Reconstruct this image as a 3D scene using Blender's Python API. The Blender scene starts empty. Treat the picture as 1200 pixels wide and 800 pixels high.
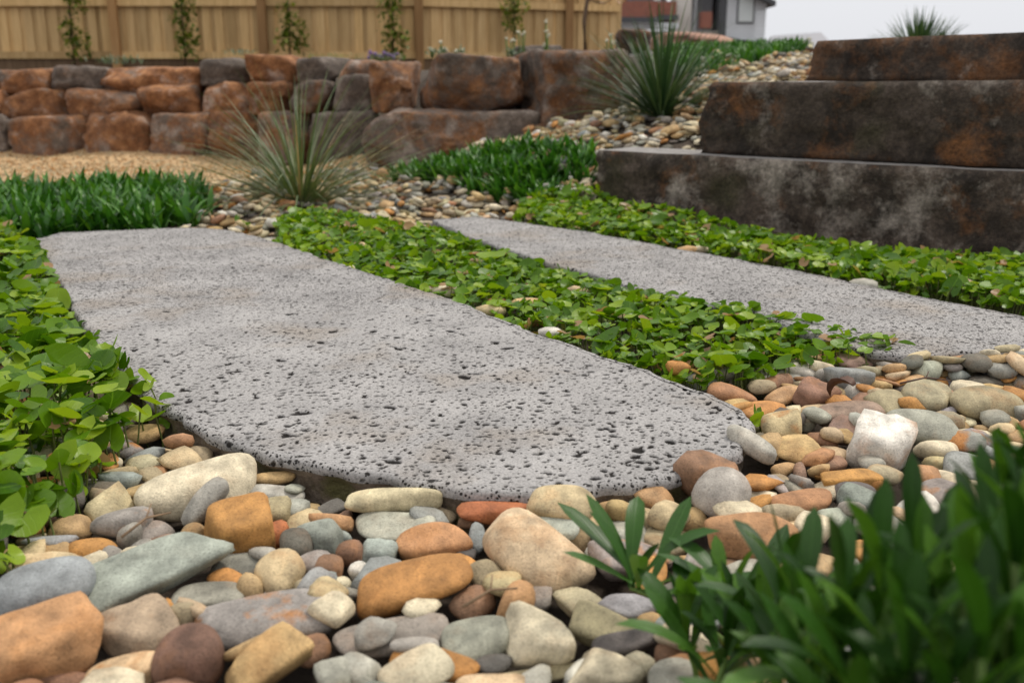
import bpy, bmesh, math, random
import numpy as np
from mathutils import Vector, Matrix, Euler, noise as mnoise

random.seed(7)
RNG = np.random.default_rng(7)
SC = bpy.context.scene
COL = SC.collection

# ------------------------------------------------------------------ camera
CAM_H, TILT, LENS = 0.44, math.radians(14.65), 35.0
FPX = 1200 * LENS / 36.0
cam_d = bpy.data.cameras.new('camera')
cam = bpy.data.objects.new('camera', cam_d); COL.objects.link(cam)
cam_d.lens = LENS; cam_d.sensor_width = 36.0
cam_d.clip_start = 0.02; cam_d.clip_end = 2000
cam.location = (0, 0, CAM_H)
cam.rotation_euler = (math.pi / 2 - TILT, 0, 0)
cam_d.dof.use_dof = True; cam_d.dof.focus_distance = 1.45; cam_d.dof.aperture_fstop = 6.0
SC.camera = cam

# ------------------------------------------------------------------ sky and sun: an overcast day
SUN_EL, SUN_AZ = math.radians(58), math.radians(48)      # azimuth clockwise from +Y (view direction)
W = bpy.data.worlds.new('World'); SC.world = W; W.use_nodes = True
nt = W.node_tree; nt.nodes.clear()
def N(tree, typ, **kw):
    n = tree.nodes.new(typ)
    for k, v in kw.items(): setattr(n, k, v)
    return n
out = N(nt, 'ShaderNodeOutputWorld'); bg = N(nt, 'ShaderNodeBackground'); bg.inputs[1].default_value = 0.1
sky = N(nt, 'ShaderNodeTexSky', sky_type='NISHITA', sun_disc=False, sun_elevation=SUN_EL, sun_rotation=SUN_AZ)
hs = N(nt, 'ShaderNodeHueSaturation'); hs.inputs['Saturation'].default_value = 0.12
tc = N(nt, 'ShaderNodeTexCoord'); sx = N(nt, 'ShaderNodeSeparateXYZ')
ma = N(nt, 'ShaderNodeMath', operation='MULTIPLY_ADD', use_clamp=True); ma.inputs[1].default_value = 1.0; ma.inputs[2].default_value = 0.0
cr = N(nt, 'ShaderNodeMix', data_type='RGBA')             # cloud cover: brighter overhead than near the horizon
cr.inputs['A'].default_value = (4.95, 5.02, 5.3, 1); cr.inputs['B'].default_value = (9.6, 9.4, 9.1, 1)
mx = N(nt, 'ShaderNodeMix', data_type='RGBA'); mx.inputs['Factor'].default_value = 0.9
L = nt.links.new
L(tc.outputs['Generated'], sx.inputs[0]); L(sx.outputs['Z'], ma.inputs[0]); L(ma.outputs[0], cr.inputs['Factor'])
L(sky.outputs[0], hs.inputs['Color']); L(hs.outputs[0], mx.inputs['A']); L(cr.outputs['Result'], mx.inputs['B'])
L(mx.outputs['Result'], bg.inputs[0]); L(bg.outputs[0], out.inputs[0])
sd = bpy.data.lights.new('sun', 'SUN'); sd.energy = 1.5; sd.angle = math.radians(10); sd.color = (1.0, 0.93, 0.82)
so = bpy.data.objects.new('sun', sd); COL.objects.link(so)
sdir = Vector((math.sin(SUN_AZ) * math.cos(SUN_EL), math.cos(SUN_AZ) * math.cos(SUN_EL), math.sin(SUN_EL)))
so.rotation_euler = (-sdir).to_track_quat('-Z', 'Y').to_euler(); so.location = (3, 2, 8)
SC.view_settings.view_transform = 'Standard'; SC.view_settings.look = 'None'
SC.view_settings.exposure = 0.58; SC.view_settings.gamma = 1.0; SC.view_settings.use_curve_mapping = False

# ------------------------------------------------------------------ camera geometry: photograph pixel -> place
CT, ST = math.cos(TILT), math.sin(TILT)
def ray(u, v):
    a, b = u - 600.0, 400.0 - v
    return np.array([a, FPX * CT + b * ST, -FPX * ST + b * CT])
def P(u, v, z=0.0):                       # the point at height z seen at pixel (u, v)
    r = ray(u, v); t = (z - CAM_H) / r[2]
    return np.array([r[0] * t, r[1] * t, z])
def PD(u, v, y):                          # the point at forward distance y seen at pixel (u, v)
    r = ray(u, v); t = y / r[1]
    return np.array([r[0] * t, y, CAM_H + r[2] * t])
def proj(p):
    p = np.asarray(p, float); x, y, z = p[..., 0], p[..., 1], p[..., 2] - CAM_H
    dep = y * CT - z * ST; up = y * ST + z * CT
    return 600 + FPX * x / dep, 400 - FPX * up / dep, dep
def poly_px(pts, z=0.0): return [tuple(P(u, v, z)[:2]) for u, v in pts]
def inside(poly, x, y):
    x = np.asarray(x, float); y = np.asarray(y, float); r = np.zeros(x.shape, bool); n = len(poly)
    for i in range(n):
        x1, y1 = poly[i]; x2, y2 = poly[(i + 1) % n]
        if y1 == y2: continue
        c = ((y1 > y) != (y2 > y)) & (x < (x2 - x1) * (y - y1) / (y2 - y1) + x1)
        r ^= c
    return r

# ------------------------------------------------------------------ helpers
def mk(name, V, F, mat=None, parent=None, smooth=True, loc=None):
    V = np.asarray(V, np.float32); F = np.asarray(F, np.int32)
    me = bpy.data.meshes.new(name); k = F.shape[1]
    me.vertices.add(len(V)); me.vertices.foreach_set('co', V.ravel())
    me.loops.add(F.size); me.loops.foreach_set('vertex_index', F.ravel())
    me.polygons.add(len(F)); me.polygons.foreach_set('loop_start', np.arange(0, F.size, k, dtype=np.int32))
    me.update(calc_edges=True)
    me.polygons.foreach_set('use_smooth', np.full(len(F), smooth, bool))
    if mat: me.materials.append(mat)
    return link(name, me, parent, loc)
def link(name, me, parent=None, loc=None):
    o = bpy.data.objects.new(name, me); COL.objects.link(o)
    if parent: o.parent = parent
    if loc is not None: o.location = loc
    return o
def tag(o, label, cat, group=None, kind='thing'):
    o['label'] = label; o['category'] = cat; o['kind'] = kind
    if group: o['group'] = group
    return o
def empty(name, loc, label, cat, group=None):
    o = bpy.data.objects.new(name, None); COL.objects.link(o); o.location = tuple(float(t) for t in loc); o.empty_display_size = 0.05
    return tag(o, label, cat, group)
def attr_f(me, name, vals):
    a = me.attributes.new(name, 'FLOAT', 'POINT'); a.data.foreach_set('value', np.asarray(vals, np.float32))
def attr_c(me, name, vals):
    a = me.attributes.new(name, 'FLOAT_COLOR', 'POINT'); a.data.foreach_set('color', np.asarray(vals, np.float32).ravel())
def attr_uv(me, uv):                      # uv per vertex -> loops
    l = me.uv_layers.new(name='UVMap'); idx = np.empty(len(me.loops), np.int32); me.loops.foreach_get('vertex_index', idx)
    l.data.foreach_set('uv', np.asarray(uv, np.float32)[idx].ravel())
def box(x0, x1, y0, y1, z0, z1):
    V = [(x, y, z) for z in (z0, z1) for y in (y0, y1) for x in (x0, x1)]
    F = [(0, 2, 3, 1), (4, 5, 7, 6), (0, 1, 5, 4), (2, 6, 7, 3), (0, 4, 6, 2), (1, 3, 7, 5)]
    return np.array(V, float), np.array(F)
def join(parts):
    Vs, Fs, n = [], [], 0
    for V, F in parts: Vs.append(V); Fs.append(np.asarray(F) + n); n += len(V)
    return np.concatenate(Vs), np.concatenate(Fs)
def tube(pts, r0, r1, seg=6):
    pts = [Vector(p) for p in pts]; V, F = [], []
    for i, p in enumerate(pts):
        d = (pts[min(i + 1, len(pts) - 1)] - pts[max(i - 1, 0)]).normalized()
        q = d.to_track_quat('Z', 'Y'); r = r0 + (r1 - r0) * i / (len(pts) - 1)
        for k in range(seg):
            a = 2 * math.pi * k / seg; V.append(p + q @ Vector((r * math.cos(a), r * math.sin(a), 0)))
    for i in range(len(pts) - 1):
        for k in range(seg):
            a, b = i * seg + k, i * seg + (k + 1) % seg; F.append((a, b, b + seg, a + seg))
    n0 = len(V); V += [pts[0], pts[-1]]; m = (len(pts) - 1) * seg
    for k in range(seg):
        F.append((n0, (k + 1) % seg, k, k)) if False else F.append((n0, (k + 1) % seg, k, n0))
        F.append((n0 + 1, m + k, m + (k + 1) % seg, n0 + 1))
    V = np.array([tuple(v) for v in V])
    T = []
    for f in F:
        if f[0] == f[3]: T.append(f[:3])
        else: T += [(f[0], f[1], f[2]), (f[0], f[2], f[3])]
    return V, np.array(T)
_ico = {}
def ico(n):
    if n not in _ico:
        bm = bmesh.new(); bmesh.ops.create_icosphere(bm, subdivisions=n, radius=1.0)
        bm.verts.ensure_lookup_table()
        _ico[n] = (np.array([v.co[:] for v in bm.verts]), np.array([[v.index for v in f.verts] for f in bm.faces])); bm.free()
    return _ico[n]
def wob(p, rng, freq, n=7):               # smooth noise, about -1..1
    r = np.zeros(len(p))
    for _ in range(n):
        k = rng.normal(size=3); k *= freq * rng.uniform(.6, 1.5) / np.linalg.norm(k)
        r += np.sin(p @ k + rng.uniform(0, 6.28))
    return r / n * 1.4

# ------------------------------------------------------------------ materials
def mat(name):
    m = bpy.data.materials.new(name); m.use_nodes = True; t = m.node_tree; b = t.nodes['Principled BSDF']; return m, t, b
def noise_n(t, vec, scale, detail=4.0, rough=.55):
    n = N(t, 'ShaderNodeTexNoise'); n.inputs['Scale'].default_value = scale; n.inputs['Detail'].default_value = detail; n.inputs['Roughness'].default_value = rough
    if vec is not None: t.links.new(vec, n.inputs['Vector'])
    return n.outputs['Fac']
def ramp(t, fac, stops):
    r = N(t, 'ShaderNodeValToRGB'); e = r.color_ramp.elements
    while len(e) < len(stops): e.new(.5)
    for i, (p, c) in enumerate(stops): e[i].position = p; e[i].color = (*c, 1) if len(c) == 3 else c
    t.links.new(fac, r.inputs[0]); return r.outputs[0]
def gray(a): return (a, a, a)
def mixc(t, fac, a, b, blend='MIX'):
    m = N(t, 'ShaderNodeMix', data_type='RGBA', blend_type=blend)
    for s, v in (('Factor', fac), ('A', a), ('B', b)):
        if hasattr(v, 'is_linked'): t.links.new(v, m.inputs[s] if s != 'Factor' else m.inputs[0])
        elif s == 'Factor': m.inputs[0].default_value = v
        else: m.inputs[s].default_value = (*v, 1)
    return m.outputs['Result']
def mth(t, op, a, b=None, clamp=False):
    m = N(t, 'ShaderNodeMath', operation=op, use_clamp=clamp)
    for i, v in enumerate((a, b)):
        if v is None: continue
        if hasattr(v, 'is_linked'): t.links.new(v, m.inputs[i])
        else: m.inputs[i].default_value = v
    return m.outputs[0]
def bump(t, b, h, strength=.4, dist=.004):
    n = N(t, 'ShaderNodeBump'); n.inputs['Strength'].default_value = strength; n.inputs['Distance'].default_value = dist
    t.links.new(h, n.inputs['Height']); t.links.new(n.outputs[0], b.inputs['Normal'])
def objvec(t): return N(t, 'ShaderNodeTexCoord').outputs['Object']

def mat_stone():                          # river stones: own colour per stone, mottling, speckle, rusty stains
    m, t, b = mat('river_stone')
    tint = N(t, 'ShaderNodeAttribute', attribute_name='tint'); seed = N(t, 'ShaderNodeAttribute', attribute_name='seed')
    cv = N(t, 'ShaderNodeCombineXYZ'); [t.links.new(seed.outputs['Fac'], cv.inputs[i]) for i in range(3)]
    ad = N(t, 'ShaderNodeVectorMath', operation='ADD'); t.links.new(objvec(t), ad.inputs[0]); t.links.new(cv.outputs[0], ad.inputs[1])
    v = ad.outputs[0]
    mot = ramp(t, noise_n(t, v, 38, 5), [(.28, gray(.55)), (.5, gray(.95)), (.72, gray(1.30))])
    c = mixc(t, 1.0, tint.outputs['Color'], mot, 'MULTIPLY')
    st = ramp(t, noise_n(t, v, 22, 4, .6), [(.52, gray(0)), (.66, gray(1))])
    stf = mth(t, 'MULTIPLY', st, tint.outputs['Alpha'])
    c = mixc(t, stf, c, (.40, .17, .045))
    sp = ramp(t, noise_n(t, v, 420, 3, .7), [(.32, gray(.5)), (.46, gray(.95)), (.60, gray(1.0)), (.74, gray(1.35))])
    c = mixc(t, .85, c, sp, 'MULTIPLY')
    # bedding streaks
    wv = N(t, 'ShaderNodeTexWave', wave_type='BANDS'); wv.inputs['Scale'].default_value = 14; wv.inputs['Distortion'].default_value = 9; wv.inputs['Detail'].default_value = 3
    t.links.new(v, wv.inputs['Vector'])
    c = mixc(t, .55, c, ramp(t, wv.outputs['Fac'], [(0.0, gray(.86)), (.45, gray(1)), (.93, gray(1.0)), (1.0, gray(1.18))]), 'MULTIPLY')
    t.links.new(c, b.inputs['Base Color']); b.inputs['Roughness'].default_value = .74; b.inputs['Specular IOR Level'].default_value = .32
    h = mth(t, 'ADD', noise_n(t, v, 120, 5, .65), mth(t, 'MULTIPLY', noise_n(t, v, 500, 2), .5))
    bump(t, b, h, .5, .003)
    return m
def mat_leaf(name, dark, light, young, trans=.3, rough=.38, edge=None, dry=None, midw=.05, spec=.5):
    m, t, b = mat(name)
    rnd = N(t, 'ShaderNodeAttribute', attribute_name='rnd'); oi = N(t, 'ShaderNodeObjectInfo')
    f = mth(t, 'FRACT', mth(t, 'ADD', rnd.outputs['Fac'], oi.outputs['Random']))
    stops = [(0.0, dark), (.55, light), (.93, young)]
    c = ramp(t, f, stops)
    uv = N(t, 'ShaderNodeUVMap', uv_map='UVMap'); s = N(t, 'ShaderNodeSeparateXYZ'); t.links.new(uv.outputs[0], s.inputs[0])
    au = mth(t, 'ABSOLUTE', s.outputs['X'])
    mid = ramp(t, au, [(0.0, gray(1)), (midw, gray(0.0))])
    c = mixc(t, mth(t, 'MULTIPLY', mid, .4), c, tuple(min(1, 1.7 * q + .03) for q in light))
    # side veins
    w = N(t, 'ShaderNodeMath', operation='MULTIPLY_ADD'); t.links.new(au, w.inputs[0]); w.inputs[1].default_value = -.7; t.links.new(s.outputs['Y'], w.inputs[2])
    vn = mth(t, 'ABSOLUTE', mth(t, 'SUBTRACT', mth(t, 'FRACT', mth(t, 'MULTIPLY', w.outputs[0], 4.5)), .5))
    vr = ramp(t, vn, [(0.0, gray(1)), (.09, gray(0))])
    c = mixc(t, mth(t, 'MULTIPLY', vr, .16), c, tuple(min(1, 1.5 * q + .02) for q in light))
    no = noise_n(t, objvec(t), 60, 3)
    c = mixc(t, .6, c, ramp(t, no, [(.3, gray(.7)), (.7, gray(1.25))]), 'MULTIPLY')
    if edge:
        c = mixc(t, ramp(t, au, [(.72, gray(0)), (.97, gray(.8))]), c, edge)
    if dry:
        d = ramp(t, f, [(1 - dry[0] - .004, gray(0)), (1 - dry[0], gray(1))]); c = mixc(t, d, c, dry[1])
    t.links.new(c, b.inputs['Base Color']); b.inputs['Roughness'].default_value = rough; b.inputs['Specular IOR Level'].default_value = spec
    bump(t, b, mth(t, 'ADD', mth(t, 'MULTIPLY', vr, -.4), mth(t, 'MULTIPLY', mid, -1.0)), .25, .002)
    tr = N(t, 'ShaderNodeBsdfTranslucent'); mxs = N(t, 'ShaderNodeMixShader'); mxs.inputs[0].default_value = trans
    c2 = mixc(t, 1.0, c, (1.25, 1.2, .6), 'MULTIPLY'); t.links.new(c2, tr.inputs[0])
    t.links.new(b.outputs[0], mxs.inputs[1]); t.links.new(tr.outputs[0], mxs.inputs[2])
    t.links.new(mxs.outputs[0], t.nodes['Material Output'].inputs[0])
    return m
def mat_plain(name, col, rough=.7, var=.25, scale=20, spec=.4, bumps=0, metal=0):
    m, t, b = mat(name)
    n = noise_n(t, objvec(t), scale, 5)
    c = mixc(t, 1.0, col, ramp(t, n, [(.25, gray(1 - var)), (.75, gray(1 + var))]), 'MULTIPLY')
    t.links.new(c, b.inputs['Base Color']); b.inputs['Roughness'].default_value = rough; b.inputs['Specular IOR Level'].default_value = spec; b.inputs['Metallic'].default_value = metal
    if bumps: bump(t, b, n, .6, bumps)
    return m
def mat_slab():                           # pitted bluestone: pale grey, gas holes of several sizes, their shade and dirt painted dark
    m, t, b = mat('pitted_bluestone')
    v = objvec(t)
    wn = N(t, 'ShaderNodeTexNoise'); wn.inputs['Scale'].default_value = 90; wn.inputs['Detail'].default_value = 2; t.links.new(v, wn.inputs['Vector'])
    wa = N(t, 'ShaderNodeVectorMath', operation='MULTIPLY_ADD'); t.links.new(wn.outputs['Color'], wa.inputs[0]); wa.inputs[1].default_value = (.006, .006, .006); t.links.new(v, wa.inputs[2])
    v2 = wa.outputs[0]
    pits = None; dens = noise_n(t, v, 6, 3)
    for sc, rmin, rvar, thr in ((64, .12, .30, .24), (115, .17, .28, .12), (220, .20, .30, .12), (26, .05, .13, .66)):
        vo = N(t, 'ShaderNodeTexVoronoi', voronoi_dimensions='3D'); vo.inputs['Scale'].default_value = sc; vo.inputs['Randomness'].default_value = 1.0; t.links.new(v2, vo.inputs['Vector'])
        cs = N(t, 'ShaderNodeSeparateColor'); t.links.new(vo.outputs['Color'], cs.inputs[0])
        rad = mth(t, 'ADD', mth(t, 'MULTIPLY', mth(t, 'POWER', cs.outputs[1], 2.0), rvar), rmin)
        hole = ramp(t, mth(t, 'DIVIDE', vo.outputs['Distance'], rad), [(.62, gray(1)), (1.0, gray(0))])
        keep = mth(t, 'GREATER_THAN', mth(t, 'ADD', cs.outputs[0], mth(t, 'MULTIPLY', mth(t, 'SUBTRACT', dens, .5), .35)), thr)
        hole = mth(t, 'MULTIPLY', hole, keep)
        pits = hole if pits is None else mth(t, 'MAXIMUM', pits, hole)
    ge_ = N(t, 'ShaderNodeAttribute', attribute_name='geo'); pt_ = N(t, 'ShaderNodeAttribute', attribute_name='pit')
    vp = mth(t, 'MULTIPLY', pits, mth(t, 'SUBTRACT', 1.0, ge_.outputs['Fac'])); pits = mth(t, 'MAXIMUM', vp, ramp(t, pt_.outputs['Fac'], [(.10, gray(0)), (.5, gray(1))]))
    base = ramp(t, noise_n(t, v, 7, 6, .6), [(.22, (.205, .199, .199)), (.5, (.298, .289, .287)), (.80, (.385, .374, .370))])
    base = mixc(t, ramp(t, noise_n(t, v, 3.2, 4, .6), [(.52, gray(0)), (.72, gray(.7))]), base, (.255, .205, .155))
    base = mixc(t, .9, base, ramp(t, noise_n(t, v, 330, 3, .7), [(.3, gray(.5)), (.5, gray(1)), (.72, gray(1.4))]), 'MULTIPLY')
    c = mixc(t, mth(t, 'MULTIPLY', pits, .96), base, (.014, .012, .011))  # shade inside the holes, with some dirt, put into the colour
    t.links.new(c, b.inputs['Base Color']); b.inputs['Roughness'].default_value = .8; b.inputs['Specular IOR Level'].default_value = .15
    h = mth(t, 'SUBTRACT', mth(t, 'MULTIPLY', noise_n(t, v, 260, 4, .7), .25), vp)
    bump(t, b, h, .9, .004)
    return m
def mat_slab_side():
    m, t, b = mat('broken_bluestone_edge'); v = objvec(t)
    c = ramp(t, noise_n(t, v, 26, 6, .7), [(.3, (.06, .045, .03)), (.5, (.18, .135, .095)), (.7, (.29, .235, .19))])
    c = mixc(t, ramp(t, noise_n(t, v, 15, 4), [(.5, gray(0)), (.62, gray(.75))]), c, (.12, .115, .03))
    t.links.new(c, b.inputs['Base Color']); b.inputs['Roughness'].default_value = .9
    bump(t, b, noise_n(t, v, 70, 6, .7), 1.0, .012); return m
def mat_boulder():                        # basalt: object colour R = how rusty, G = brightness, B = how grey
    m, t, b = mat('rusty_basalt'); v0 = objvec(t); oi = N(t, 'ShaderNodeObjectInfo'); cs = N(t, 'ShaderNodeSeparateColor'); t.links.new(oi.outputs['Color'], cs.inputs[0])
    ad = N(t, 'ShaderNodeVectorMath', operation='ADD'); t.links.new(v0, ad.inputs[0])
    cv = N(t, 'ShaderNodeCombineXYZ'); r9 = mth(t, 'MULTIPLY', oi.outputs['Random'], 37.0); [t.links.new(r9, cv.inputs[i]) for i in range(3)]; t.links.new(cv.outputs[0], ad.inputs[1]); v = ad.outputs[0]
    g = ramp(t, noise_n(t, v, 9, 9, .76), [(.28, (.045, .035, .029)), (.5, (.12, .094, .077)), (.70, (.26, .21, .175))])
    r = ramp(t, noise_n(t, v, 11, 6, .7), [(.28, (.06, .026, .012)), (.5, (.19, .082, .034)), (.70, (.38, .19, .085))])
    f = mth(t, 'ADD', noise_n(t, v, 6.5, 8, .72), mth(t, 'SUBTRACT', cs.outputs[0], .5))
    c = mixc(t, ramp(t, f, [(.42, gray(0)), (.58, gray(1))]), g, r)
    wt = ramp(t, noise_n(t, v, 7.7, 6, .7), [(.54, gray(0)), (.68, gray(.7))]); c = mixc(t, wt, c, (.34, .285, .245))
    c = mixc(t, .8, c, ramp(t, noise_n(t, v, 90, 5, .75), [(.3, gray(.55)), (.5, gray(1)), (.75, gray(1.5))]), 'MULTIPLY')
    br = N(t, 'ShaderNodeCombineXYZ'); [t.links.new(mth(t, 'MULTIPLY', cs.outputs[1], 2.3), br.inputs[i]) for i in range(3)]
    c = mixc(t, 1.0, c, br.outputs[0], 'MULTIPLY')
    t.links.new(c, b.inputs['Base Color']); b.inputs['Roughness'].default_value = .85; b.inputs['Specular IOR Level'].default_value = .3
    h = mth(t, 'ADD', noise_n(t, v, 22, 7, .7), mth(t, 'MULTIPLY', noise_n(t, v, 120, 3), .3)); bump(t, b, h, .9, .02); return m
def mat_step():
    m, t, b = mat('dark_basalt_step'); v0 = objvec(t); oi = N(t, 'ShaderNodeObjectInfo'); cs = N(t, 'ShaderNodeSeparateColor'); t.links.new(oi.outputs['Color'], cs.inputs[0])
    ad = N(t, 'ShaderNodeVectorMath', operation='ADD'); t.links.new(v0, ad.inputs[0])
    cv = N(t, 'ShaderNodeCombineXYZ'); r9 = mth(t, 'MULTIPLY', oi.outputs['Random'], 23.0); [t.links.new(r9, cv.inputs[i]) for i in range(3)]; t.links.new(cv.outputs[0], ad.inputs[1]); v = ad.outputs[0]
    c = ramp(t, noise_n(t, v, 6, 11, .80), [(.30, (.008, .0065, .0055)), (.44, (.026, .019, .014)), (.56, (.065, .048, .036)), (.72, (.14, .113, .094))])
    f = mth(t, 'ADD', noise_n(t, v, 3.6, 9, .74), mth(t, 'SUBTRACT', cs.outputs[0], .5))
    c = mixc(t, ramp(t, f, [(.52, gray(0)), (.68, gray(.85))]), c, (.17, .068, .02))
    pale = ramp(t, mth(t, 'ADD', noise_n(t, v, 5.2, 9, .74), mth(t, 'SUBTRACT', cs.outputs[2], .5)), [(.53, gray(0)), (.66, gray(.8))]); c = mixc(t, pale, c, (.27, .235, .20))
    c = mixc(t, ramp(t, noise_n(t, v, 3.1, 3), [(.60, gray(0)), (.72, gray(.5))]), c, (.045, .045, .014))
    c = mixc(t, .8, c, ramp(t, noise_n(t, v, 85, 6, .8), [(.32, gray(.35)), (.5, gray(1)), (.7, gray(1.9))]), 'MULTIPLY')
    br = N(t, 'ShaderNodeCombineXYZ'); [t.links.new(mth(t, 'MULTIPLY', cs.outputs[1], 2.0), br.inputs[i]) for i in range(3)]
    c = mixc(t, 1.0, c, br.outputs[0], 'MULTIPLY')
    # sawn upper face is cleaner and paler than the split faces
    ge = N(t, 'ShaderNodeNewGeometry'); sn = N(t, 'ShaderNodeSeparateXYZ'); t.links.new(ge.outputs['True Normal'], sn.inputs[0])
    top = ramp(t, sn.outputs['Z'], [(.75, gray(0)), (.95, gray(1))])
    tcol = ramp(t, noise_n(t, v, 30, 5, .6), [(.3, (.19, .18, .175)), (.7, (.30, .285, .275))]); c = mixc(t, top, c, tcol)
    t.links.new(c, b.inputs['Base Color']); b.inputs['Roughness'].default_value = .8; b.inputs['Specular IOR Level'].default_value = .3
    h = mth(t, 'ADD', noise_n(t, v, 24, 7, .7), mth(t, 'MULTIPLY', noise_n(t, v, 150, 3), .3)); bump(t, b, h, .8, .012); return m
def mat_wood(name, a, b_, c_):
    m, t, b = mat(name); v = objvec(t); oi = N(t, 'ShaderNodeObjectInfo')
    mp = N(t, 'ShaderNodeMapping'); mp.inputs['Scale'].default_value = (14, 14, .9); t.links.new(v, mp.inputs[0])
    cv = N(t, 'ShaderNodeCombineXYZ'); r9 = mth(t, 'MULTIPLY', oi.outputs['Random'], 51.0); [t.links.new(r9, cv.inputs[i]) for i in range(3)]
    ad = N(t, 'ShaderNodeVectorMath', operation='ADD'); t.links.new(mp.outputs[0], ad.inputs[0]); t.links.new(cv.outputs[0], ad.inputs[1])
    c = ramp(t, noise_n(t, ad.outputs[0], 2.2, 6, .65), [(.25, a), (.5, b_), (.75, c_)])
    c = mixc(t, 1.0, c, ramp(t, oi.outputs['Random'], [(0, (.72, .70, .66)), (.5, gray(1)), (1, (1.15, 1.12, 1.05))]), 'MULTIPLY')
    t.links.new(c, b.inputs['Base Color']); b.inputs['Roughness'].default_value = .8; b.inputs['Specular IOR Level'].default_value = .25
    bump(t, b, noise_n(t, ad.outputs[0], 6, 5), .4, .004); return m
def mat_ground():
    m, t, b = mat('garden_soil'); v = objvec(t)
    c = ramp(t, noise_n(t, v, 14, 8, .7), [(.3, (.035, .025, .017)), (.55, (.075, .053, .036)), (.75, (.13, .095, .065))])
    t.links.new(c, b.inputs['Base Color']); b.inputs['Roughness'].default_value = .95; bump(t, b, noise_n(t, v, 60, 8, .7), 1, .02); return m
def mat_gravel():
    m, t, b = mat('tan_crushed_gravel'); v = objvec(t)
    vo = N(t, 'ShaderNodeTexVoronoi'); vo.inputs['Scale'].default_value = 95; t.links.new(v, vo.inputs['Vector'])
    cs = N(t, 'ShaderNodeSeparateColor'); t.links.new(vo.outputs['Color'], cs.inputs[0])
    c = ramp(t, cs.outputs[0], [(0, (.32, .19, .09)), (.5, (.48, .31, .15)), (1, (.58, .42, .24))])
    c = mixc(t, .6, c, ramp(t, noise_n(t, v, 3, 5), [(.3, gray(.75)), (.7, gray(1.15))]), 'MULTIPLY')
    t.links.new(c, b.inputs['Base Color']); b.inputs['Roughness'].default_value = .9
    bump(t, b, mth(t, 'SUBTRACT', 1.0, vo.outputs['Distance']), .8, .008); return m

M = {}
M['stone'] = mat_stone(); M['slab'] = mat_slab(); M['slab_side'] = mat_slab_side(); M['boulder'] = mat_boulder(); M['step'] = mat_step()
M['pink'] = mat_plain('pinkish_granite', (.33, .19, .14), .85, .3, 6, .3, .02); M['soil'] = mat_ground(); M['gravel'] = mat_gravel()
M['cover'] = mat_leaf('round_leaf', (.045, .125, .003), (.125, .250, .006), (.26, .38, .015), .38, .36, spec=.32, dry=(.035, (.36, .22, .11)), midw=.05)
M['strap'] = mat_leaf('strap_leaf', (.018, .075, .008), (.036, .135, .012), (.08, .21, .02), .25, .36, midw=.10, spec=.35)
M['fore'] = mat_leaf('fleshy_leaf', (.010, .040, .003), (.026, .090, .006), (.08, .19, .014), .22, .40, midw=.09, spec=.3)
M['tuss1'] = mat_leaf('striped_blade', (.020, .058, .010), (.062, .115, .026), (.15, .19, .07), .2, .42, edge=(.36, .35, .22), dry=(.05, (.33, .24, .13)), midw=.01)
M['tuss2'] = mat_leaf('green_blade', (.014, .046, .016), (.040, .090, .030), (.095, .145, .06), .2, .42, midw=.12)
M['climb'] = mat_leaf('climber_leaf', (.045, .10, .012), (.13, .20, .02), (.28, .30, .05), .35, .45)
M['sage'] = mat_leaf('sage_leaf', (.05, .09, .05), (.10, .15, .085), (.18, .22, .13), .2, .6)
M['stem'] = mat_plain('green_stem', (.10, .17, .03), .5, .3, 40)
M['redstem'] = mat_plain('leaf_stalk', (.13, .16, .04), .55, .4, 40)
M['bark'] = mat_plain('thin_bark', (.13, .085, .055), .85, .35, 30, bumps=.01)
M['pine'] = mat_wood('treated_pine', (.42, .27, .12), (.57, .385, .185), (.68, .485, .26))
M['post'] = mat_wood('post_pine', (.27, .145, .06), (.36, .205, .09), (.44, .27, .13))
M['sleeper'] = mat_wood('old_sleeper', (.09, .055, .03), (.15, .095, .055), (.21, .14, .085))
M['white_fl'] = mat_plain('cream_petal', (.58, .55, .42), .7, .15)
M['purple_fl'] = mat_plain('purple_petal', (.22, .13, .30), .6, .2)
M['dead'] = mat_plain('dead_leaf', (.075, .035, .022), .6, .35, 60)
M['twig'] = mat_plain('dry_twig', (.20, .13, .075), .8, .3, 60)

# ------------------------------------------------------------------ ground
cps = []
def cp(x, y, z): cps.append((x, y, z))
for x in np.linspace(-5, 3, 9):
    for y in (-1, 0.3, 1.2, 2.2, 3.0): cp(x, y, -.075)
for x in (-5, -3.5, -2, -1): [cp(x, y, -.035) for y in (4.0, 4.8, 5.6, 6.35)]
for x in (-.4, -.9): [cp(x, y, -.04) for y in (3.6, 4.2, 4.9, 5.2)]
for x in (-6, -4, -3, -2, -1.4): cp(x, 6.5, -.035); cp(x, 6.75, .02); cp(x, 7.1, .36); cp(x, 7.6, .48); cp(x, 9, .49); cp(x, 14, .49)
for u, v, d in ((650, 240, 3.8), (690, 180, 4.05), (640, 165, 4.5), (720, 150, 4.45), (720, 138, 4.8), (800, 150, 4.25), (775, 130, 4.6), (830, 112, 4.9), (870, 92, 5.5),
                (940, 77, 5.8), (920, 60, 7.0), (840, 86, 6.0), (600, 172, 4.7), (530, 182, 4.95), (430, 196, 5.15)):
    p = PD(u, v, d); cp(p[0], p[1], p[2] - .025)
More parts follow.
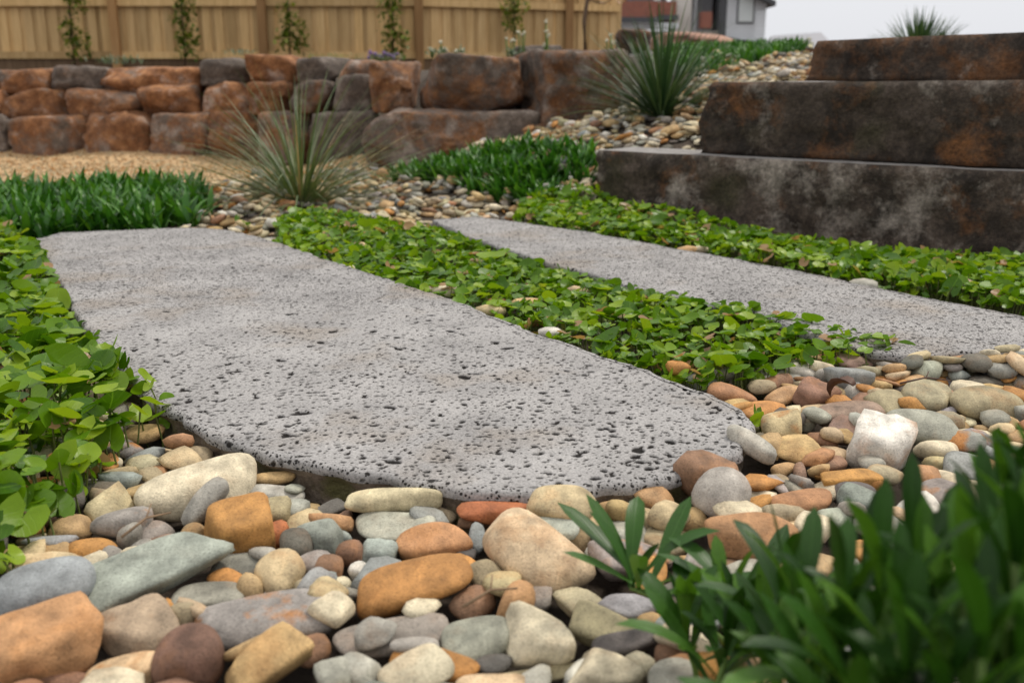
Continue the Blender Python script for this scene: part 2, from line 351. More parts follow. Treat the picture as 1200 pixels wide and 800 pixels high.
for x, y, z in ((.4, 3.5, -.06), (.9, 3.0, -.07), (1.5, 2.6, -.07), (.1, 3.7, -.05), (.2, 5.6, .22), (-.3, 5.6, .2), (-.5, 6.4, .5), (.5, 6.6, .56), (2.2, 7.5, .66), (3.5, 8, .68), (1, 9, .64), (0, 9, .5), (0, 14, .5), (4, 14, .7), (2.6, 5.5, .6), (3, 4.5, .6), (2.2, 4.2, .5), (1.2, 4.2, .38), (.52, 3.92, .19), (.72, 3.8, .2), (.42, 4.0, .18)): cp(x, y, z)
CPS = np.array(cps)
_r = np.linalg.norm(CPS[:, None, :2] - CPS[None, :, :2], axis=2)
_A = np.block([[_r + 1e-3 * np.eye(len(CPS)), np.ones((len(CPS), 1))], [np.ones((1, len(CPS))), np.zeros((1, 1))]])
_w = np.linalg.solve(_A, np.append(CPS[:, 2], 0))
def gz(x, y):
    x = np.asarray(x, float); y = np.asarray(y, float)
    r = np.sqrt((x[..., None] - CPS[:, 0]) ** 2 + (y[..., None] - CPS[:, 1]) ** 2)
    z = r @ _w[:-1] + _w[-1]
    return np.clip(z, -.08, .75)
gx = np.concatenate([-np.geomspace(900, 5.2, 16), np.arange(-5, 4.01, .07), np.geomspace(4.3, 900, 16)])
gy = np.concatenate([-np.geomspace(900, .9, 12), np.arange(-.6, 9.01, .07), np.geomspace(9.5, 1500, 18)])
GX, GY = np.meshgrid(gx, gy)
GZ = gz(np.clip(GX, -5, 4), np.clip(GY, -.5, 14))
far = np.clip((GY - 16) / 10, 0, 1) * 1.2; GZ = GZ - far            # the land drops a little behind the fence
nx, ny = len(gx), len(gy); I = np.arange(nx * ny).reshape(ny, nx)
GF = np.stack([I[:-1, :-1], I[:-1, 1:], I[1:, 1:], I[1:, :-1]], -1).reshape(-1, 4)
g = mk('ground', np.stack([GX, GY, GZ], -1).reshape(-1, 3), GF, M['soil']); g['kind'] = 'structure'; g['label'] = 'brown garden soil under the stones and plants'

def sheet(name, poly, res, dz, m, label):
    xs = [p[0] for p in poly]; ys = [p[1] for p in poly]
    ax = np.arange(min(xs), max(xs) + res, res); ay = np.arange(min(ys), max(ys) + res, res)
    X, Y = np.meshgrid(ax, ay); Z = gz(X, Y) + dz
    I = np.arange(X.size).reshape(X.shape); F = np.stack([I[:-1, :-1], I[:-1, 1:], I[1:, 1:], I[1:, :-1]], -1).reshape(-1, 4)
    cx = (X[:-1, :-1] + res / 2).ravel(); cy = (Y[:-1, :-1] + res / 2).ravel()
    F = F[inside(poly, cx, cy)]
    o = mk(name, np.stack([X, Y, Z], -1).reshape(-1, 3), F, m); o['kind'] = 'structure'; o['label'] = label; return o
PATH = [(-5, 3.5), (-1.5, 3.6), (-1.0, 4.1), (-.55, 4.5), (-.25, 4.75), (-.35, 5.1), (-1.0, 5.9), (-1.4, 6.5), (-1.6, 6.7), (-5, 6.75)]
sheet('gravel_path', PATH, .05, .008, M['gravel'], 'tan crushed gravel path below the boulder wall')

# ------------------------------------------------------------------ stepping slabs
S1 = [(40, 280), (70, 272), (120, 270), (170, 268), (225, 266), (262, 268), (300, 276), (345, 290), (400, 309), (470, 331), (540, 353), (580, 371), (640, 393), (700, 413), (760, 434), (800, 449), (840, 465), (872, 479), (886, 496), (880, 512), (861, 528), (835, 542), (800, 553), (737, 565), (680, 573), (616, 577), (560, 575), (518, 568), (460, 560), (400, 549), (345, 538), (294, 527), (250, 510), (203, 484), (170, 462), (147, 440), (120, 412), (95, 375), (75, 340), (55, 305)]
S2 = [(505, 257), (560, 253), (610, 260), (700, 273), (800, 292), (870, 304), (960, 322), (1080, 347), (1200, 370), (1330, 395), (1420, 416), (1420, 440), (1330, 420), (1200, 407), (1140, 411), (1080, 416), (1020, 412), (960, 394), (900, 370), (760, 340), (650, 309), (560, 281)]
W1, W2 = poly_px(S1), poly_px(S2)
def resample(poly, step, amp, seed):
    rng = np.random.default_rng(seed); pts = []
    for i in range(len(poly)):
        a = np.array(poly[i]); b = np.array(poly[(i + 1) % len(poly)]); n = max(1, int(np.linalg.norm(b - a) / step))
        pts += [a + (b - a) * k / n for k in range(n)]
    p = np.array(pts); q = p.copy()
    for _ in range(3): q = (np.roll(q, 1, 0) + q * 2 + np.roll(q, -1, 0)) / 4
    P3 = np.c_[q, np.zeros(len(q))]
    d = np.roll(q, -1, 0) - np.roll(q, 1, 0); nrm = np.c_[d[:, 1], -d[:, 0]]; nrm /= np.linalg.norm(nrm, axis=1)[:, None]
    return q + nrm * (amp * wob(P3, rng, 45, 6) + amp * .7 * wob(P3, rng, 140, 6))[:, None]
def slab(name, poly, label, seed, thick=.055, pits_to=None):
    p = resample(poly, .007, .006, seed); n = len(p); c = p.mean(0)
    a = np.roll(p, -1, 0) - np.roll(p, 1, 0); nr = np.c_[a[:, 1], -a[:, 0]]; nr /= np.linalg.norm(nr, axis=1)[:, None]
    area = .5 * np.sum(p[:, 0] * np.roll(p[:, 1], -1) - np.roll(p[:, 0], -1) * p[:, 1])
    if area < 0: nr = -nr
    rng = np.random.default_rng(seed); rings = []
    for off, z, rough in ((-.007, 0, 0), (-.002, -.0015, .0006), (.001, -.006, .0015), (.001, -.014, .006), (-.004, -.026, .010), (-.005, -.04, .008), (-.008, -thick, .006)):
        q = p + nr * off; k = wob(np.c_[p, np.full(n, z)], rng, 90, 6) * rough
        rings.append(np.c_[q + nr * k[:, None], np.full(n, z)])
    rings.insert(0, np.c_[p - nr * .013, np.zeros(n)])
    Vr = np.concatenate(rings); i = np.arange(n); j = (i + 1) % n; Fr, Mi = [], []
    for k in range(len(rings) - 1):
        A_, B_ = k * n, (k + 1) * n; q = np.stack([A_ + i, B_ + i, B_ + j, A_ + j], 1); Fr.append(q if area > 0 else q[:, ::-1]); Mi.append(np.full(n, 0 if k <= 3 else 1))
    inner = [tuple(v) for v in (p - nr * .010)]
    Vg, Fg, Pg, Gg, n0 = [], [], [], [], len(Vr)
    lo, hi = p.min(0), p.max(0); ysplit = pits_to if pits_to else lo[1]
    for y0, y1, res, geo in ((lo[1], ysplit, .0019, True), (ysplit - (.02 if pits_to else 0), hi[1], .02, False)):
        if y1 - y0 < .01: continue
        ax = np.arange(lo[0], hi[0] + res, res); ay = np.linspace(y0, y1, max(2, int((y1 - y0) / res) + 1)); X, Y = np.meshgrid(ax, ay)
        Z = np.full(X.shape, -.0004 if geo else -.0007); D = np.zeros(X.shape); fade = np.clip((y1 - Y) / .25, 0, 1) if geo else np.zeros(X.shape)
        if geo:
            ar = (hi[0] - lo[0]) * (y1 - y0); N_ = int(ar * 30000 * 1.1); cx = rng.uniform(lo[0], hi[0], N_); cy = rng.uniform(y0, y1, N_)
            cl = wob(np.c_[cx, cy, 0 * cx], rng, 22, 9); keep = (rng.uniform(-1.6, .7, N_) < .6 * cl) & (rng.uniform(0, 1, N_) < np.clip((y1 - cy) / .25, 0, 1))
            cx, cy = cx[keep], cy[keep]; rr = np.clip(np.exp(rng.normal(math.log(.0018), .48, len(cx))), .0012, .0085)
            wx = .0007 * wob(np.c_[X.ravel(), Y.ravel(), 0 * X.ravel()], rng, 900, 6).reshape(X.shape); wy = .0007 * wob(np.c_[X.ravel(), Y.ravel(), 0 * X.ravel()], rng, 900, 6).reshape(X.shape)
            dy = ay[1] - ay[0]
            for x_, y_, r_ in zip(cx, cy, rr):
                e = rng.uniform(1, 1.9); an = rng.uniform(0, 3.14); R_ = r_ * e * 1.3 + .001
                i0 = max(0, int((x_ - R_ - ax[0]) / res)); i1 = int((x_ + R_ - ax[0]) / res) + 2; j0 = max(0, int((y_ - R_ - y0) / dy)); j1 = int((y_ + R_ - y0) / dy) + 2
                w_ = (slice(j0, j1), slice(i0, i1)); dx_ = X[w_] + wx[w_] - x_; dy_ = Y[w_] + wy[w_] - y_
                if dx_.size == 0 or (D[w_].max() > .05 and rng.uniform() < .80): continue
                c_, s_ = math.cos(an), math.sin(an); q = np.sqrt(((dx_ * c_ + dy_ * s_) / e) ** 2 + (-dx_ * s_ + dy_ * c_) ** 2) / r_
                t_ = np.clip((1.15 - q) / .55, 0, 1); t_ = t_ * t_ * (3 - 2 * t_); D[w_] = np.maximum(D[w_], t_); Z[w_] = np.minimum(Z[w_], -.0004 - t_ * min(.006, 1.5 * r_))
            Z += (.0005 * wob(np.c_[X.ravel(), Y.ravel(), 0 * X.ravel()], rng, 60, 6).reshape(X.shape) - .0004) * np.clip((y1 - Y - .06) / .2, 0, 1)
        I = np.arange(X.size).reshape(X.shape); F = np.stack([I[:-1, :-1], I[:-1, 1:], I[1:, 1:], I[1:, :-1]], -1).reshape(-1, 4)
        ins = inside(inner, X.ravel(), Y.ravel()); F = F[ins[F].all(1)] if geo else F[ins[F].any(1)]
        if not geo:                        # pull the coarse cells' outer corners in under the rim
            out_ = ~ins; ctr = inner_c = np.array(inner)
            use = np.unique(F[ins[F].any(1)]); fl = X.ravel().copy(), Y.ravel().copy()
            for v_ in use[out_[use]]:
                d_ = np.hypot(ctr[:, 0] - fl[0][v_], ctr[:, 1] - fl[1][v_]); m_ = d_.argmin(); X.ravel()[v_], Y.ravel()[v_] = ctr[m_]
        u_, inv = np.unique(F, return_inverse=True); F = inv.reshape(F.shape)
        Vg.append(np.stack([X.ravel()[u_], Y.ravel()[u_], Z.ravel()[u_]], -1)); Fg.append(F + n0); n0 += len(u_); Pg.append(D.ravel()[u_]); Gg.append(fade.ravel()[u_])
    V = np.concatenate([Vr] + Vg); F = np.concatenate(Fr + Fg)
    o = mk(name, V, F, M['slab']); me = o.data; me.materials.append(M['slab_side'])
    me.polygons.foreach_set('material_index', np.concatenate(Mi + [np.zeros(sum(len(f) for f in Fg), int)]).astype(np.int32))
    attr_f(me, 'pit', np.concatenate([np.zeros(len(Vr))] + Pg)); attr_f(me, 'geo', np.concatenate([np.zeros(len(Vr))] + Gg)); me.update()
    return tag(o, label, 'paving slab', 'stepping slabs of the path')
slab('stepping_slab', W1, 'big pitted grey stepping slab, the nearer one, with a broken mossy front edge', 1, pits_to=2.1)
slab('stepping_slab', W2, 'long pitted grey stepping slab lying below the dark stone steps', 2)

# ------------------------------------------------------------------ rounded and faceted stones
def facet(n, rng, k, planes, box6=True, ax=(1, 1, 1), jit=.25):
    V, F = ico(n); ns, ds = [], []
    if box6:
        for i in range(3):
            for s in (-1, 1):
                e = np.zeros(3); e[i] = s; e += rng.normal(size=3) * jit * .5; ns.append(e / np.linalg.norm(e)); ds.append(rng.uniform(.9, 1.05))
    for _ in range(planes):
        e = rng.normal(size=3); ns.append(e / np.linalg.norm(e)); ds.append(rng.uniform(1 - jit, 1.12))
    ns = np.array(ns); ds = np.array(ds)
    s = np.clip(V @ ns.T, 0, None) / ds
    r = 1.0 / np.maximum((s ** k).sum(1), 1e-6) ** (1.0 / k)
    return V * r[:, None], F
def fit(V): 
    lo, hi = V.min(0), V.max(0); return (V - (lo + hi) / 2) / ((hi - lo) / 2)
def fract(p, fr, off, s):                # broken faces: every cell of a 3-D Voronoi pattern gets a plane of its own
    r = np.empty(len(p))
    for i, q in enumerate(p):
        v = Vector(q) * fr + off; f = mnoise.voronoi(v)[1][0]; g = mnoise.cell_vector(f * 3.7 + Vector((.31, .17, .73))); d = v - f
        r[i] = d.x * (g.x - .5) + d.y * (g.y - .5) + d.z * (g.z - .5) + .35 * (g.x - .5)
    return r * s
def boulder(name, px, d, depth, col, parent=None, k=9, sub=4, seed=0, rough=.035, yaw=0.0, sink=.012, planes=9, jit=.2):
    u0, v0, u1, v1 = px; rng = np.random.default_rng(seed)
    a = PD((u0 + u1) / 2, v1, d); b_ = PD((u0 + u1) / 2, v0, d); x0 = PD(u0, (v0 + v1) / 2, d)[0]; x1 = PD(u1, (v0 + v1) / 2, d)[0]
    z0, z1 = a[2] - sink, b_[2]; h = np.array([(x1 - x0) / 2, depth / 2, (z1 - z0) / 2])
    V, F = facet(sub, rng, k, planes, True, jit=jit); V = fit(V)
    sc = V * h; rr = np.linalg.norm(V, axis=1)[:, None]
    off = Vector((seed * 3.1, seed * 1.7, 0)); fr = np.array([.6 * mnoise.fractal(Vector(p) * 9 + off, .7, 2.2, 5) + .7 * (mnoise.cell(Vector(p) * 11 + off + mnoise.noise_vector(Vector(p) * 7) * .5) - .5) * 0 + .5 * (.5 - abs(mnoise.noise(Vector(p) * 7 + off))) for p in sc])
    V = V * (1 + rough * (wob(sc, rng, 12)[:, None] + 1.2 * fr[:, None]) + fract(sc, 7, off, .16)[:, None])
    V = fit(V) * h
    c, s = math.cos(yaw), math.sin(yaw); V = np.c_[V[:, 0] * c - V[:, 1] * s, V[:, 0] * s + V[:, 1] * c, V[:, 2]]
    loc = np.array([(x0 + x1) / 2, d + depth / 2, (z0 + z1) / 2])
    if parent: loc = loc - np.array(parent.location)
    o = mk(name, V, F, M['boulder'], parent, True, tuple(loc)); o.color = (*col, 1); return o

# the retaining wall: three courses of rusty boulders, each course set back
wall = empty('retaining_wall', (-2.0, 6.6, 0.0), 'three course retaining wall of rusty brown boulders behind the gravel path', 'stone wall')
def dwall(u): return float(np.interp(u, [-150, 250, 360, 480], [6.5, 6.45, 6.0, 5.6]))
ORG, BRN, GRY, DRK, RED = (.66, .55, 0), (.52, .5, 0), (.33, .48, 0), (.22, .36, 0), (.75, .42, 0)
bot = [(-150, 134, -66, 178, BRN), (-68, 135, 2, 178, GRY), (2, 136, 99, 179, (.5, .52, 0)), (98, 129, 175, 181, RED), (173, 132, 245, 181, (.5, .55, 0)), (243, 131, 302, 181, (.6, .45, 0)), (300, 131, 362, 186, BRN), (358, 130, 440, 192, DRK)]
midc = [(-140, 104, -60, 136, BRN), (-62, 104, -1, 135, ORG), (-3, 104, 74, 136, (.6, .46, 0)), (74, 103, 159, 135, (.55, .45, 0)), (157, 95, 229, 134, (.6, .55, 0)), (226, 95, 290, 134, ORG), (288, 95, 337, 132, RED), (335, 94, 391, 131, (.45, .4, 0)), (388, 86, 436, 131, GRY)]
topc = [(-150, 80, -50, 105, GRY), (-52, 82, 0, 106, BRN), (-2, 80, 50, 106, (.66, .5, 0)), (49, 77, 117, 105, (.35, .42, 0)), (115, 78, 232, 105, (.6, .62, 0)), (229, 68, 288, 97, DRK), (284, 64, 347, 96, ORG), (344, 67, 399, 97, DRK), (396, 70, 452, 96, (.5, .58, 0))]
sd_ = 100
for row, setb in ((bot, 0), (midc, .14), (topc, .28)):
    for u0, v0, u1, v1, c in row:
        sd_ += 1; boulder('stone', (u0 - 3, v0 - 1, u1 + 3, v1 + 4), dwall((u0 + u1) / 2) + setb, .5 if row is not topc else .42, c, wall, k=15, planes=5, jit=.07, rough=.05, sink=.05 if row is bot else .012, seed=sd_, yaw=random.uniform(-.05, .05))
GB = 'large boulders beside the wall'
def bl(px, d, dep, col, label, **kw):
    kw.setdefault('k', 22); kw.setdefault('jit', .12); kw.setdefault('planes', 6)
    return tag(boulder('boulder', px, d, dep, col, sub=5, **kw), label, 'boulder', GB)
bl((415, 128, 632, 196), 5.15, .62, (.45, .5, 0), 'long low brown boulder with a flat top under the two biggest boulders', seed=11, k=20, rough=.03, sink=.05, yaw=.06, jit=.03, planes=2)
bl((428, 69, 486, 131), 5.62, .5, (.55, .4, 0), 'upright brown boulder squeezed between the wall and the biggest boulders', seed=12, k=24)
bl((480, 61, 616, 137), 5.3, .6, (.5, .45, 0), 'huge rusty brown boulder with a paler grey top, left of its darker neighbour', seed=13, k=20, rough=.03)
bl((606, 54, 735, 143), 5.2, .75, (.48, .36, 0), 'huge dark brown boulder beside the pebble slope with a rusty right side', seed=18, k=20, rough=.03, yaw=.25, sink=.1)
bl((600, 52, 662, 66), 7.6, .4, DRK, 'low dark stone among the white flowers near the fence', seed=15, k=14)
bl((775, 36, 868, 56), 8.6, .9, (.6, .95, 0), 'pale pinkish boulder at the top of the slope behind the upright tussock', seed=16, k=12).data.materials[0] = M['pink']
bl((726, 33, 768, 60), 7.8, .6, (.5, .35, 0), 'dark round boulder behind the leaves of the upright tussock', seed=17, k=8)

# ------------------------------------------------------------------ dark stone steps
DX = np.array([1.106, -.888]); DX /= np.linalg.norm(DX); NB = np.array([-DX[1], DX[0]])        # along the steps, and back into the slope
def gridbox(lx, ly, lz, r):
    """closed box 0..lx, 0..ly, 0..lz with faces cut into a grid of about r"""
    def face(o, du, dv, nu, nv):
        u = np.linspace(0, 1, nu + 1); v = np.linspace(0, 1, nv + 1); U, Vv = np.meshgrid(u, v)
        pts = np.array(o) + U[..., None] * np.array(du) + Vv[..., None] * np.array(dv)
        I = np.arange((nu + 1) * (nv + 1)).reshape(nv + 1, nu + 1)
        return pts.reshape(-1, 3), np.stack([I[:-1, :-1], I[:-1, 1:], I[1:, 1:], I[1:, :-1]], -1).reshape(-1, 4)
    a, b, c = (max(2, int(q / r)) for q in (lx, ly, lz))
    return join([face((0, 0, 0), (lx, 0, 0), (0, 0, lz), a, c), face((lx, ly, 0), (-lx, 0, 0), (0, 0, lz), a, c), face((0, ly, 0), (0, -ly, 0), (0, 0, lz), b, c),
                 face((lx, 0, 0), (0, ly, 0), (0, 0, lz), b, c), face((0, 0, lz), (lx, 0, 0), (0, ly, 0), a, b), face((0, ly, 0), (lx, 0, 0), (0, -ly, 0), a, b)])
def step(org, length, depth, z0, z1, shear, seed, label, col, topslope=0.0):
    rng = np.random.default_rng(seed); lz = z1 - z0
    V, F = gridbox(length, depth, lz, .016)
    q = V.copy(); fz = q[:, 2] / lz
    edge = np.minimum.reduce([np.clip(q[:, 1] / .02, 0, 1), np.clip((lz - q[:, 2]) / .012, 0, 1)])
    off = Vector((seed, 0, 0)); fr = np.array([mnoise.fractal(Vector(p) * 11 + off, .7, 2.1, 6) for p in q]); amp = .007 * wob(q, rng, 12) + .012 * fr + fract(q, 9, off, .022)
    front = np.clip(1 - q[:, 1] / .05, 0, 1); left = np.clip(1 - q[:, 0] / .05, 0, 1); low = np.clip((lz - q[:, 2]) / .03, 0, 1)
    V[:, 1] += front * (amp - .006) * (.3 + .7 * low) + front * .004 * np.clip(1 - (lz - q[:, 2]) / .012, 0, 1)
    V[:, 0] += left * (amp * 1.3) * low + shear * fz * left * 1.0 + left * .006 * np.clip(1 - (lz - q[:, 2]) / .02, 0, 1)
    V[:, 2] += np.clip(fz * 6 - 5, 0, 1) * (.0025 * wob(q, rng, 20) + topslope * q[:, 0])
    o2 = V[:, :1] * np.r_[DX, 0] + V[:, 1:2] * np.r_[NB, 0] + V[:, 2:] * np.array([0, 0, 1])
    bm = bmesh.new(); vs = [bm.verts.new(v) for v in o2]
    for f in F: bm.faces.new([vs[i] for i in f])
    bmesh.ops.remove_doubles(bm, verts=bm.verts, dist=.0008)
    for f in bm.faces: f.smooth = True
    bmesh.ops.recalc_face_normals(bm, faces=bm.faces)
    me = bpy.data.meshes.new('stone_step'); bm.to_mesh(me); bm.free(); me.materials.append(M['step'])
    o = link('stone_step', me, None, (org[0], org[1], z0)); o.color = (*col, 1)
    return tag(o, label, 'stone step', 'dark stone steps')
A = P(700, 176, .20); step(A[:2], 2.2, .24, -.09, .20, .0, 21, 'bottom stone step with a paler grey left end and leaves along its foot', (.46, .56, .535))
B = P(821, 179, .203); h2 = .436
step(B[:2], 2.2, .6, .203, h2, .032, 24, 'middle dark brown stone step with a slanting left end', (.52, .46, .48), .005)
C0 = PD(945, 96, B[1] + .02); C0 = C0[:2]
step(C0, 2.2, .6, h2 + .003, PD(958, 49, C0[1])[2], .022, 27, 'topmost dark stone step with one pale patch against the sky', (.53, .46, .50), .02)

# ------------------------------------------------------------------ river stones
CN = {'orange': ((.50, .245, .075), .25, 'orange'), 'rust': ((.36, .13, .05), .3, 'rust red'), 'tan': ((.46, .31, .15), .25, 'tan'), 'beige': ((.53, .41, .245), .3, 'beige'),
      'cream': ((.62, .54, .385), .15, 'cream'), 'yellow': ((.52, .45, .29), .1, 'pale yellow'), 'white': ((.63, .60, .53), .12, 'white'), 'grey': ((.29, .27, .23), .15, 'grey'),
      'pale': ((.41, .39, .335), .08, 'pale grey'), 'blue': ((.27, .28, .27), .05, 'blue grey'), 'teal': ((.30, .325, .275), .03, 'greenish grey'), 'dark': ((.13, .118, .10), .1, 'dark grey'),
      'brown': ((.25, .14, .085), .3, 'brown'), 'terra': ((.44, .235, .115), .35, 'terracotta'), 'plum': ((.165, .095, .065), .2, 'dark brown'), 'mauve': ((.27, .185, .135), .2, 'mauve brown'),
      'khaki': ((.36, .30, .19), .25, 'khaki'), 'lilac': ((.34, .31, .29), .1, 'lilac grey'), 'stain': ((.31, .285, .25), .95, 'grey and rust stained'), 'quartz': ((.68, .64, .57), .55, 'white'), 'ochre': ((.62, .47, .27), .9, 'ochre and white')}
SHP = {'o': (4.2, 8, .20, 'oval'), 'r': (3.4, 6, .12, 'round'), 'f': (5.5, 8, .22, 'flat'), 'l': (5.0, 7, .2, 'long'), 'a': (13, 7, .34, 'angular'), 'b': (10, 5, .22, 'blocky'), 'k': (8, 12, .3, 'rough'), 'w': (14, 6, .4, 'wedge shaped')}
def stone_mesh(a, b, c, shp, rng, sub):
    k, pl, jit, _ = SHP[shp]
    V, F = facet(sub, rng, k, pl, True, jit=jit); V = fit(V)
    V = V * (1 + .075 * wob(V, rng, 2.2)[:, None] + (.018 if shp in 'orfl' else .03) * wob(V, rng, 6)[:, None] + (.006 if shp in 'orfl' else .012) * wob(V, rng, 15)[:, None])
    if shp == 'k' and sub >= 3: V = V * (1 + .035 * wob(V, rng, 12)[:, None])
    if shp == 'w': V[:, 2] *= 1 - .45 * (V[:, :1].ravel() * .5 + .5)
    if shp in 'ol': V[:, 1] *= 1 + .16 * rng.uniform(-1, 1) * V[:, 0]; V[:, 2] *= 1 + .15 * rng.uniform(-1, 1) * V[:, 0]
    return fit(V) * np.array([a, b, c]), F
def rotm(yaw, tx, ty):                    # tilt by slopes tx, ty after turning by yaw
    Rz = np.array([[math.cos(yaw), -math.sin(yaw), 0], [math.sin(yaw), math.cos(yaw), 0], [0, 0, 1]])
    z = np.array([-tx, -ty, 1.0]); z /= np.linalg.norm(z); x = np.array([1, 0, tx]); x = x - z * (x @ z); x /= np.linalg.norm(x); y = np.cross(z, x)
    return np.stack([x, y, z], 1) @ Rz
class Pile:
    def __init__(s, x0, x1, y0, y1, res):
        s.x0, s.y0, s.res = x0, y0, res; s.ax = np.arange(x0, x1, res); s.ay = np.arange(y0, y1, res)
        s.X, s.Y = np.meshgrid(s.ax, s.ay); s.G = gz(s.X, s.Y); s.H = s.G.copy()
    def win(s, x, y, r):
        i0 = max(0, int((x - r - s.x0) / s.res)); i1 = min(len(s.ax), int((x + r - s.x0) / s.res) + 2)
        j0 = max(0, int((y - r - s.y0) / s.res)); j1 = min(len(s.ay), int((y + r - s.y0) / s.res) + 2)
        return slice(j0, j1), slice(i0, i1)
    def settle(s, x, y, a, b, c, yaw, q=.8, tilt=.55, maxt=.45, extra=(0, 0)):
        w = s.win(x, y, max(a, b)); X = s.X[w] - x; Y = s.Y[w] - y
        if X.size < 6: return None
        cu, su = math.cos(yaw), math.sin(yaw); U = (X * cu + Y * su) / a; Vv = (-X * su + Y * cu) / b; e = 1 - U * U - Vv * Vv; m = e > 0
        if m.sum() < 5: return None
        H = s.H[w][m]; xx, yy = X[m], Y[m]; nf = H < .3 if s is pile else H < 9
        if nf.sum() < 5: return None
        A = np.c_[xx, yy, np.ones_like(xx)]; cf = np.linalg.lstsq(A[nf], H[nf], rcond=None)[0]
        tx, ty = np.clip(cf[0] * tilt, -maxt, maxt) + extra[0], np.clip(cf[1] * tilt, -maxt, maxt) + extra[1]
        pl = tx * xx + ty * yy; t = c * np.sqrt(e[m]); zc = np.quantile((H - pl + t)[nf], q)
        return zc, tx, ty, w, m, pl + t
    def commit(s, r):
        zc, tx, ty, w, m, top = r; h = s.H[w]; h[m] = np.maximum(h[m], zc + top)
STONES = []                               # x, y, z, R, dims, shape, colour key, tint, seed, hero description, projected size
def add_stone(x, y, r, yaw, a, b, c, shp, ck, rng, desc=None, hero=False):
    base, st, _ = CN[ck]; t = np.array(base) * rng.uniform(.86, 1.14) * (1 + rng.normal(size=3) * (.03 if ck not in ('white', 'quartz', 'cream') else .006))
    pu, pv, dep = proj((x, y, r[0]))
    STONES.append(dict(p=(x, y, r[0]), R=rotm(yaw, r[1], r[2]), d=(a, b, c), shp=shp, ck=ck, tint=(*t, st), seed=float(rng.uniform(0, 90)), desc=desc, hero=hero, px=FPX * 2 * a / dep, pxh=FPX * (b + c) / dep, uv=(pu, pv), dep=dep, sid=len(STONES)))

PAL = ['tan'] * 5 + ['beige'] * 5 + ['grey'] * 5 + ['pale'] * 3 + ['orange'] * 3 + ['terra'] + ['brown'] + ['khaki'] * 4 + ['mauve'] + ['blue'] * 2 + ['blue'] + ['cream'] * 4 + ['dark'] * 2 + ['stain'] * 2 + ['yellow'] * 2
PAL2 = ['beige'] * 7 + ['tan'] * 4 + ['cream'] * 5 + ['pale'] * 4 + ['grey'] * 4 + ['khaki'] * 3 + ['orange'] * 2 + ['yellow'] * 3 + ['white'] * 2 + ['terra', 'brown', 'blue', 'dark']
def fill(pile, poly, n, amin, amax, cap, rng, pal, q=.8, avoid=(), shapes='ooooorrffflabk', topcap=None, gap=None):
    xs = [p[0] for p in poly]; ys = [p[1] for p in poly]; X = rng.uniform(min(xs), max(xs), n); Y = rng.uniform(min(ys), max(ys), n)
    ok = inside(poly, X, Y)
    for av in avoid: ok &= ~inside(av, X, Y)
    X, Y = X[ok], Y[ok]; G = gz(X, Y)
    for x, y, g0 in zip(X, Y, G):
        a = amin + (amax - amin) * rng.beta(1.4, 3); shp = shapes[rng.integers(len(shapes))]
        b = a * (rng.uniform(.62, .9) if shp not in 'l' else rng.uniform(.38, .55)); c = b * rng.uniform(.36, .66) * (.7 if shp == 'f' else 1)
        yaw = rng.uniform(0, math.pi); r = pile.settle(x, y, a, b, c, yaw, q)
        if r is None or r[0] + c * .6 > g0 + cap: continue
        if topcap is not None and r[0] + c > topcap: continue
        if gap is not None:
            hh = pile.H[r[3]][r[4]]
            if hh.mean() > gap or np.quantile(hh, .9) > gap + .02: continue
        pile.commit(r); add_stone(x, y, r, yaw, a, b, c, shp, pal[rng.integers(len(pal))], rng)
def shrink(poly, d):
    p = np.array(poly); a = np.roll(p, -1, 0) - np.roll(p, 1, 0); nr = np.c_[a[:, 1], -a[:, 0]]; nr /= np.linalg.norm(nr, axis=1)[:, None]
    if .5 * np.sum(p[:, 0] * np.roll(p[:, 1], -1) - np.roll(p[:, 0], -1) * p[:, 1]) < 0: nr = -nr
    return [tuple(q) for q in p - nr * d]
pile = None
rng = np.random.default_rng(3)
F1 = [(-.95, .42), (1.3, .42), (1.7, 1.0), (1.9, 1.6), (.85, 1.72), (.45, 1.62), (.3, 1.4), (-.2, 1.2), (-.55, 1.45), (-1.0, 1.9)]
pile = Pile(-1.05, 2.0, .35, 2.0, .005)
# keep the slab volume clear of stones
for wpoly in (shrink(W1, .004), shrink(W2, .004)): pile.H[inside(wpoly, pile.X, pile.Y)] = .5
pile.H[pile.H < .3] = -.042
